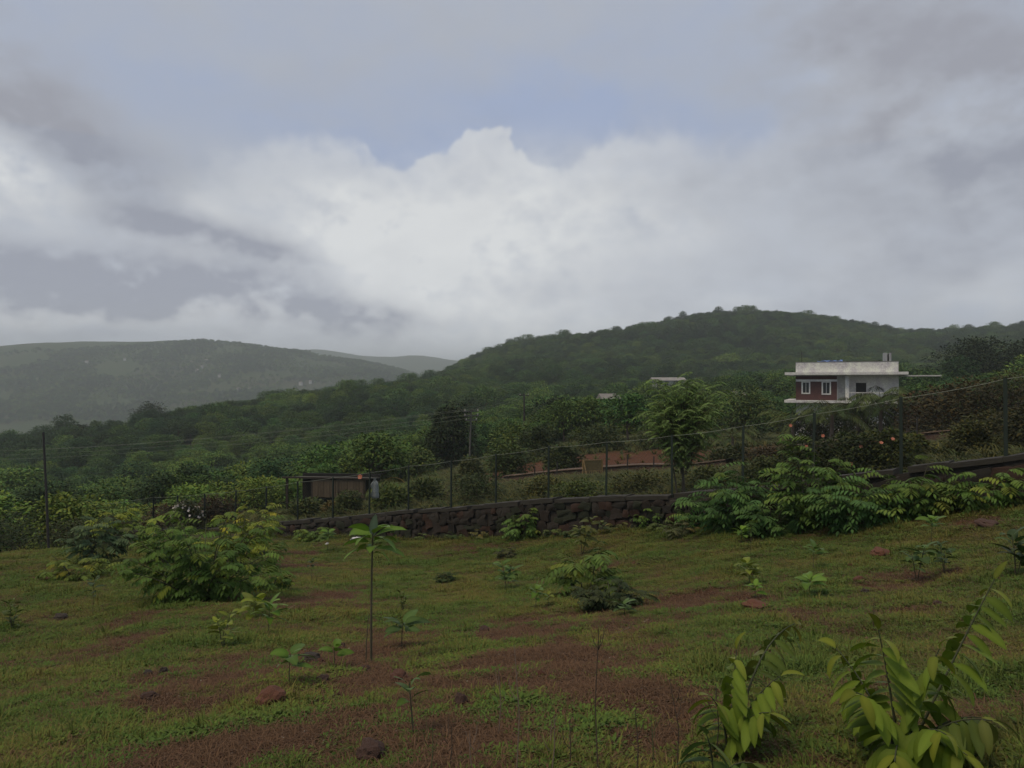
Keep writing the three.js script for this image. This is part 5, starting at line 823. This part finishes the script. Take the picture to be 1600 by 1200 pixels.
// ---------------------------------------------------------------- turf: short grass, weeds and dry litter, uncountable
{
  const turf = new THREE.Group(); turf.name = 'grass'; tag(turf, 'short patchy grass and weeds growing over the meadow', 'grass', null, 'stuff'); scene.add(turf);
  const tuft = (seed, n, h, w, lean) => { const s = new Shape(), r = rng(seed); for (let k = 0; k < n; k++) { const a = r() * 6.28, q = r() * 0.045, l = h * (0.5 + 0.8 * r()), t = lean * (0.4 + r()), x = Math.cos(a) * q, z = Math.sin(a) * q, sx = -Math.sin(a) * w / 2, sz = Math.cos(a) * w / 2, c = 0.75 + 0.5 * r(), col = [c, c, c]; const i0 = s.v(x - sx, -0.004, z - sz, col), i1 = s.v(x + sx, -0.004, z + sz, col), mx = x + Math.cos(a) * l * t * 0.4, mz = z + Math.sin(a) * l * t * 0.4, i2 = s.v(mx - sx * 0.8, l * 0.6, mz - sz * 0.8, col), i3 = s.v(mx + sx * 0.8, l * 0.6, mz + sz * 0.8, col), i4 = s.v(x + Math.cos(a) * l * t, l * (1 - 0.25 * t), z + Math.sin(a) * l * t, col); s.tri(i0, i1, i2); s.tri(i1, i3, i2); s.tri(i2, i3, i4); } return s.build(); };
  const weed = (seed, n, len) => { const s = new Shape(), r = rng(seed); for (let k = 0; k < n; k++) { const a = r() * 6.28, q = r() * 0.03; const c = 0.75 + 0.5 * r(); blade(s, V(Math.cos(a) * q, 0.004 + 0.012 * r(), Math.sin(a) * q), V(Math.cos(a + r()), 0.5 + 0.5 * r(), Math.sin(a + r())), len * (0.6 + 0.7 * r()), len * 0.5, 0.7, 0.2, [c, c, c], 2); } return s.build(); };
  const mat = new THREE.MeshPhysicalMaterial({ vertexColors: true, roughness: 0.8, side: THREE.DoubleSide, specularIntensity: 0.2, transmission: 0.25, thickness: 0 });
  const kinds = [[tuft(1, 12, 0.026, 0.005, 1.2), 134000, 0], [tuft(2, 14, 0.018, 0.0055, 1.5), 145000, 0], [tuft(3, 9, 0.065, 0.004, 0.8), 9000, 1], [weed(4, 9, 0.017), 93000, 2], [weed(5, 7, 0.030), 9000, 2], [tuft(6, 8, 0.026, 0.004, 2.0), 70000, 3]];
  const r = rng(9001), wallZ = POSTS.map((p) => [Math.atan2(p.x, -p.z), Math.hypot(p.x, p.z)]);
  const limit = (az) => az < -0.42 ? 24 : (az > 0.62 ? 13 : table(wallZ, az) - 0.35);
  for (const [geo, n, kind] of kinds) {
    const im = new THREE.InstancedMesh(geo, mat, n); im.name = ['grass_tufts', 'tall_tufts', 'weeds', 'dry_litter'][kind]; im.userData.kind = 'stuff'; im.receiveShadow = im.castShadow = true; let i = 0, guard = 0;
    while (i < n && guard++ < n * 12) {
      const az = (r() < 0.86 ? (r() - 0.5) * 1.36 : (r() < 0.5 ? -1 : 1) * (0.68 + 0.32 * r())), d = 2.6 + 23 * Math.pow(r(), 1.25); if (d > limit(az)) continue;
      const x = Math.sin(az) * d, z = -Math.cos(az) * d, b = bare(x, z), pat = fbm(x * 1.1, 21, z * 1.1, 3), keep = kind === 3 ? 0.12 + 0.5 * b : kind === 2 ? 0.55 + 1.4 * pat - 0.45 * b : kind === 1 ? (1 - b) * (0.3 + 2 * pat) : 0.92 - 0.88 * b + 0.5 * pat;
      if (r() > keep) continue;
      const s = (0.6 + 0.7 * r()) * (1 + d * 0.02) * (1 + 0.7 * clamp(pat * 2, -0.4, 1) * (kind === 3 ? 0 : 1)); M4.compose(V(x, H(x, z) - 0.003, z), Q.setFromAxisAngle(UPV, r() * 6.28), V(s, s * (0.7 + 0.6 * r()), s)); im.setMatrixAt(i, M4);
      const y = clamp(0.38 + 2.2 * fbm(x * 0.7, 31, z * 0.7, 4) + (r() - 0.5) * 0.7, 0, 1), t = 0.88 + 0.24 * r();
      if (kind === 3) C.setRGB(0.13 * t, 0.078 * t, 0.044 * t); else if (kind === 2) C.setRGB(lerp(0.085, 0.125, y) * t, lerp(0.15, 0.165, y) * t, 0.030 * t); else C.setRGB(lerp(0.105, 0.180, y) * t, lerp(0.150, 0.158, y) * t, lerp(0.032, 0.046, y) * t);
      im.setColorAt(i++, C);
    }
    im.count = i; turf.add(im);
  }
  // gravel and crumbs of laterite in the bare places
  const gr = new THREE.InstancedMesh(lump(9, 1, 0.35), paint(1, 1, 1, 0.95, { vertexColors: false }), 16000); gr.name = 'gravel'; gr.userData.kind = 'stuff'; let c = 0;
  for (let k = 0; k < 120000 && c < 16000; k++) { const az = (r() < 0.86 ? (r() - 0.5) * 1.36 : (r() < 0.5 ? -1 : 1) * (0.68 + 0.32 * r())), d = 2.6 + 18 * Math.pow(r(), 1.4); if (d > limit(az)) continue; const x = Math.sin(az) * d, z = -Math.cos(az) * d; if (r() > 0.06 + 0.94 * bare(x, z)) continue; const s = 0.004 + 0.022 * Math.pow(r(), 4) + 0.006 * r(); M4.compose(V(x, H(x, z) + s * 0.15, z), Q.setFromAxisAngle(UPV, r() * 6.28), V(s, s * 0.7, s * (0.6 + 0.5 * r()))); gr.setMatrixAt(c, M4); const t = 0.6 + 0.7 * r(), w = r() < 0.06 ? 1 : 0; gr.setColorAt(c++, C.setRGB(lerp(0.14, 0.26, w) * t, lerp(0.068, 0.23, w) * t, lerp(0.042, 0.18, w) * t)); }
  gr.count = c; gr.castShadow = gr.receiveShadow = true; turf.add(gr);
  // taller grass and weeds left standing along the foot of the wall
  const wg = new THREE.InstancedMesh(tuft(10, 10, 0.16, 0.008, 0.9), mat, 1500); wg.name = 'wall_foot_grass'; wg.userData.kind = 'stuff';
  for (let k = 0; k < 1500; k++) { const t = r() * (POSTS.length - 1), i0 = Math.min(Math.floor(t), POSTS.length - 2), q = POSTS[i0].clone().lerp(POSTS[i0 + 1], t - i0), o = 0.32 + 0.4 * r() * r(); const x = q.x * (1 - o / Math.hypot(q.x, q.z)) - 0.1, z = q.z * (1 - o / Math.hypot(q.x, q.z)) + 0.12; const s = 0.4 + 1.1 * r() * r(); M4.compose(V(x, H(x, z) - 0.01, z), Q.setFromAxisAngle(UPV, r() * 6.28), V(s, s, s)); wg.setMatrixAt(k, M4); const y = r(); wg.setColorAt(k, C.setRGB(lerp(0.07, 0.16, y), lerp(0.13, 0.15, y), 0.035)); }
  turf.add(wg);
  // rough grass beyond the fence
  const g2 = new THREE.InstancedMesh(tuft(8, 16, 0.32, 0.02, 0.9), mat, 42000); g2.name = 'rough_grass'; g2.userData.kind = 'stuff'; let i = 0;
  for (let k = 0; k < 160000 && i < 42000; k++) { const az = (r() < 0.86 ? (r() - 0.5) * 1.36 : (r() < 0.5 ? -1 : 1) * (0.68 + 0.32 * r())), d = 13 + 75 * Math.pow(r(), 1.3), x = Math.sin(az) * d, z = -Math.cos(az) * d; if (d < table(wallZ, az) + 0.4 || (az < -0.42 && d < 24)) continue; if (r() < farBare(x, z) * 0.97) continue; const s = (0.5 + 0.7 * r()) * (0.8 + d * 0.012); M4.compose(V(x, H(x, z) - 0.02, z), Q.setFromAxisAngle(UPV, r() * 6.28), V(s * 1.6, s, s * 1.6)); g2.setMatrixAt(i, M4); const y = r(), t = 0.7 + 0.6 * r(); g2.setColorAt(i++, C.setRGB(lerp(0.06, 0.125, y) * t, lerp(0.095, 0.115, y) * t, 0.034 * t)); }
  g2.count = i; turf.add(g2);
}

renderer.render(scene, camera);
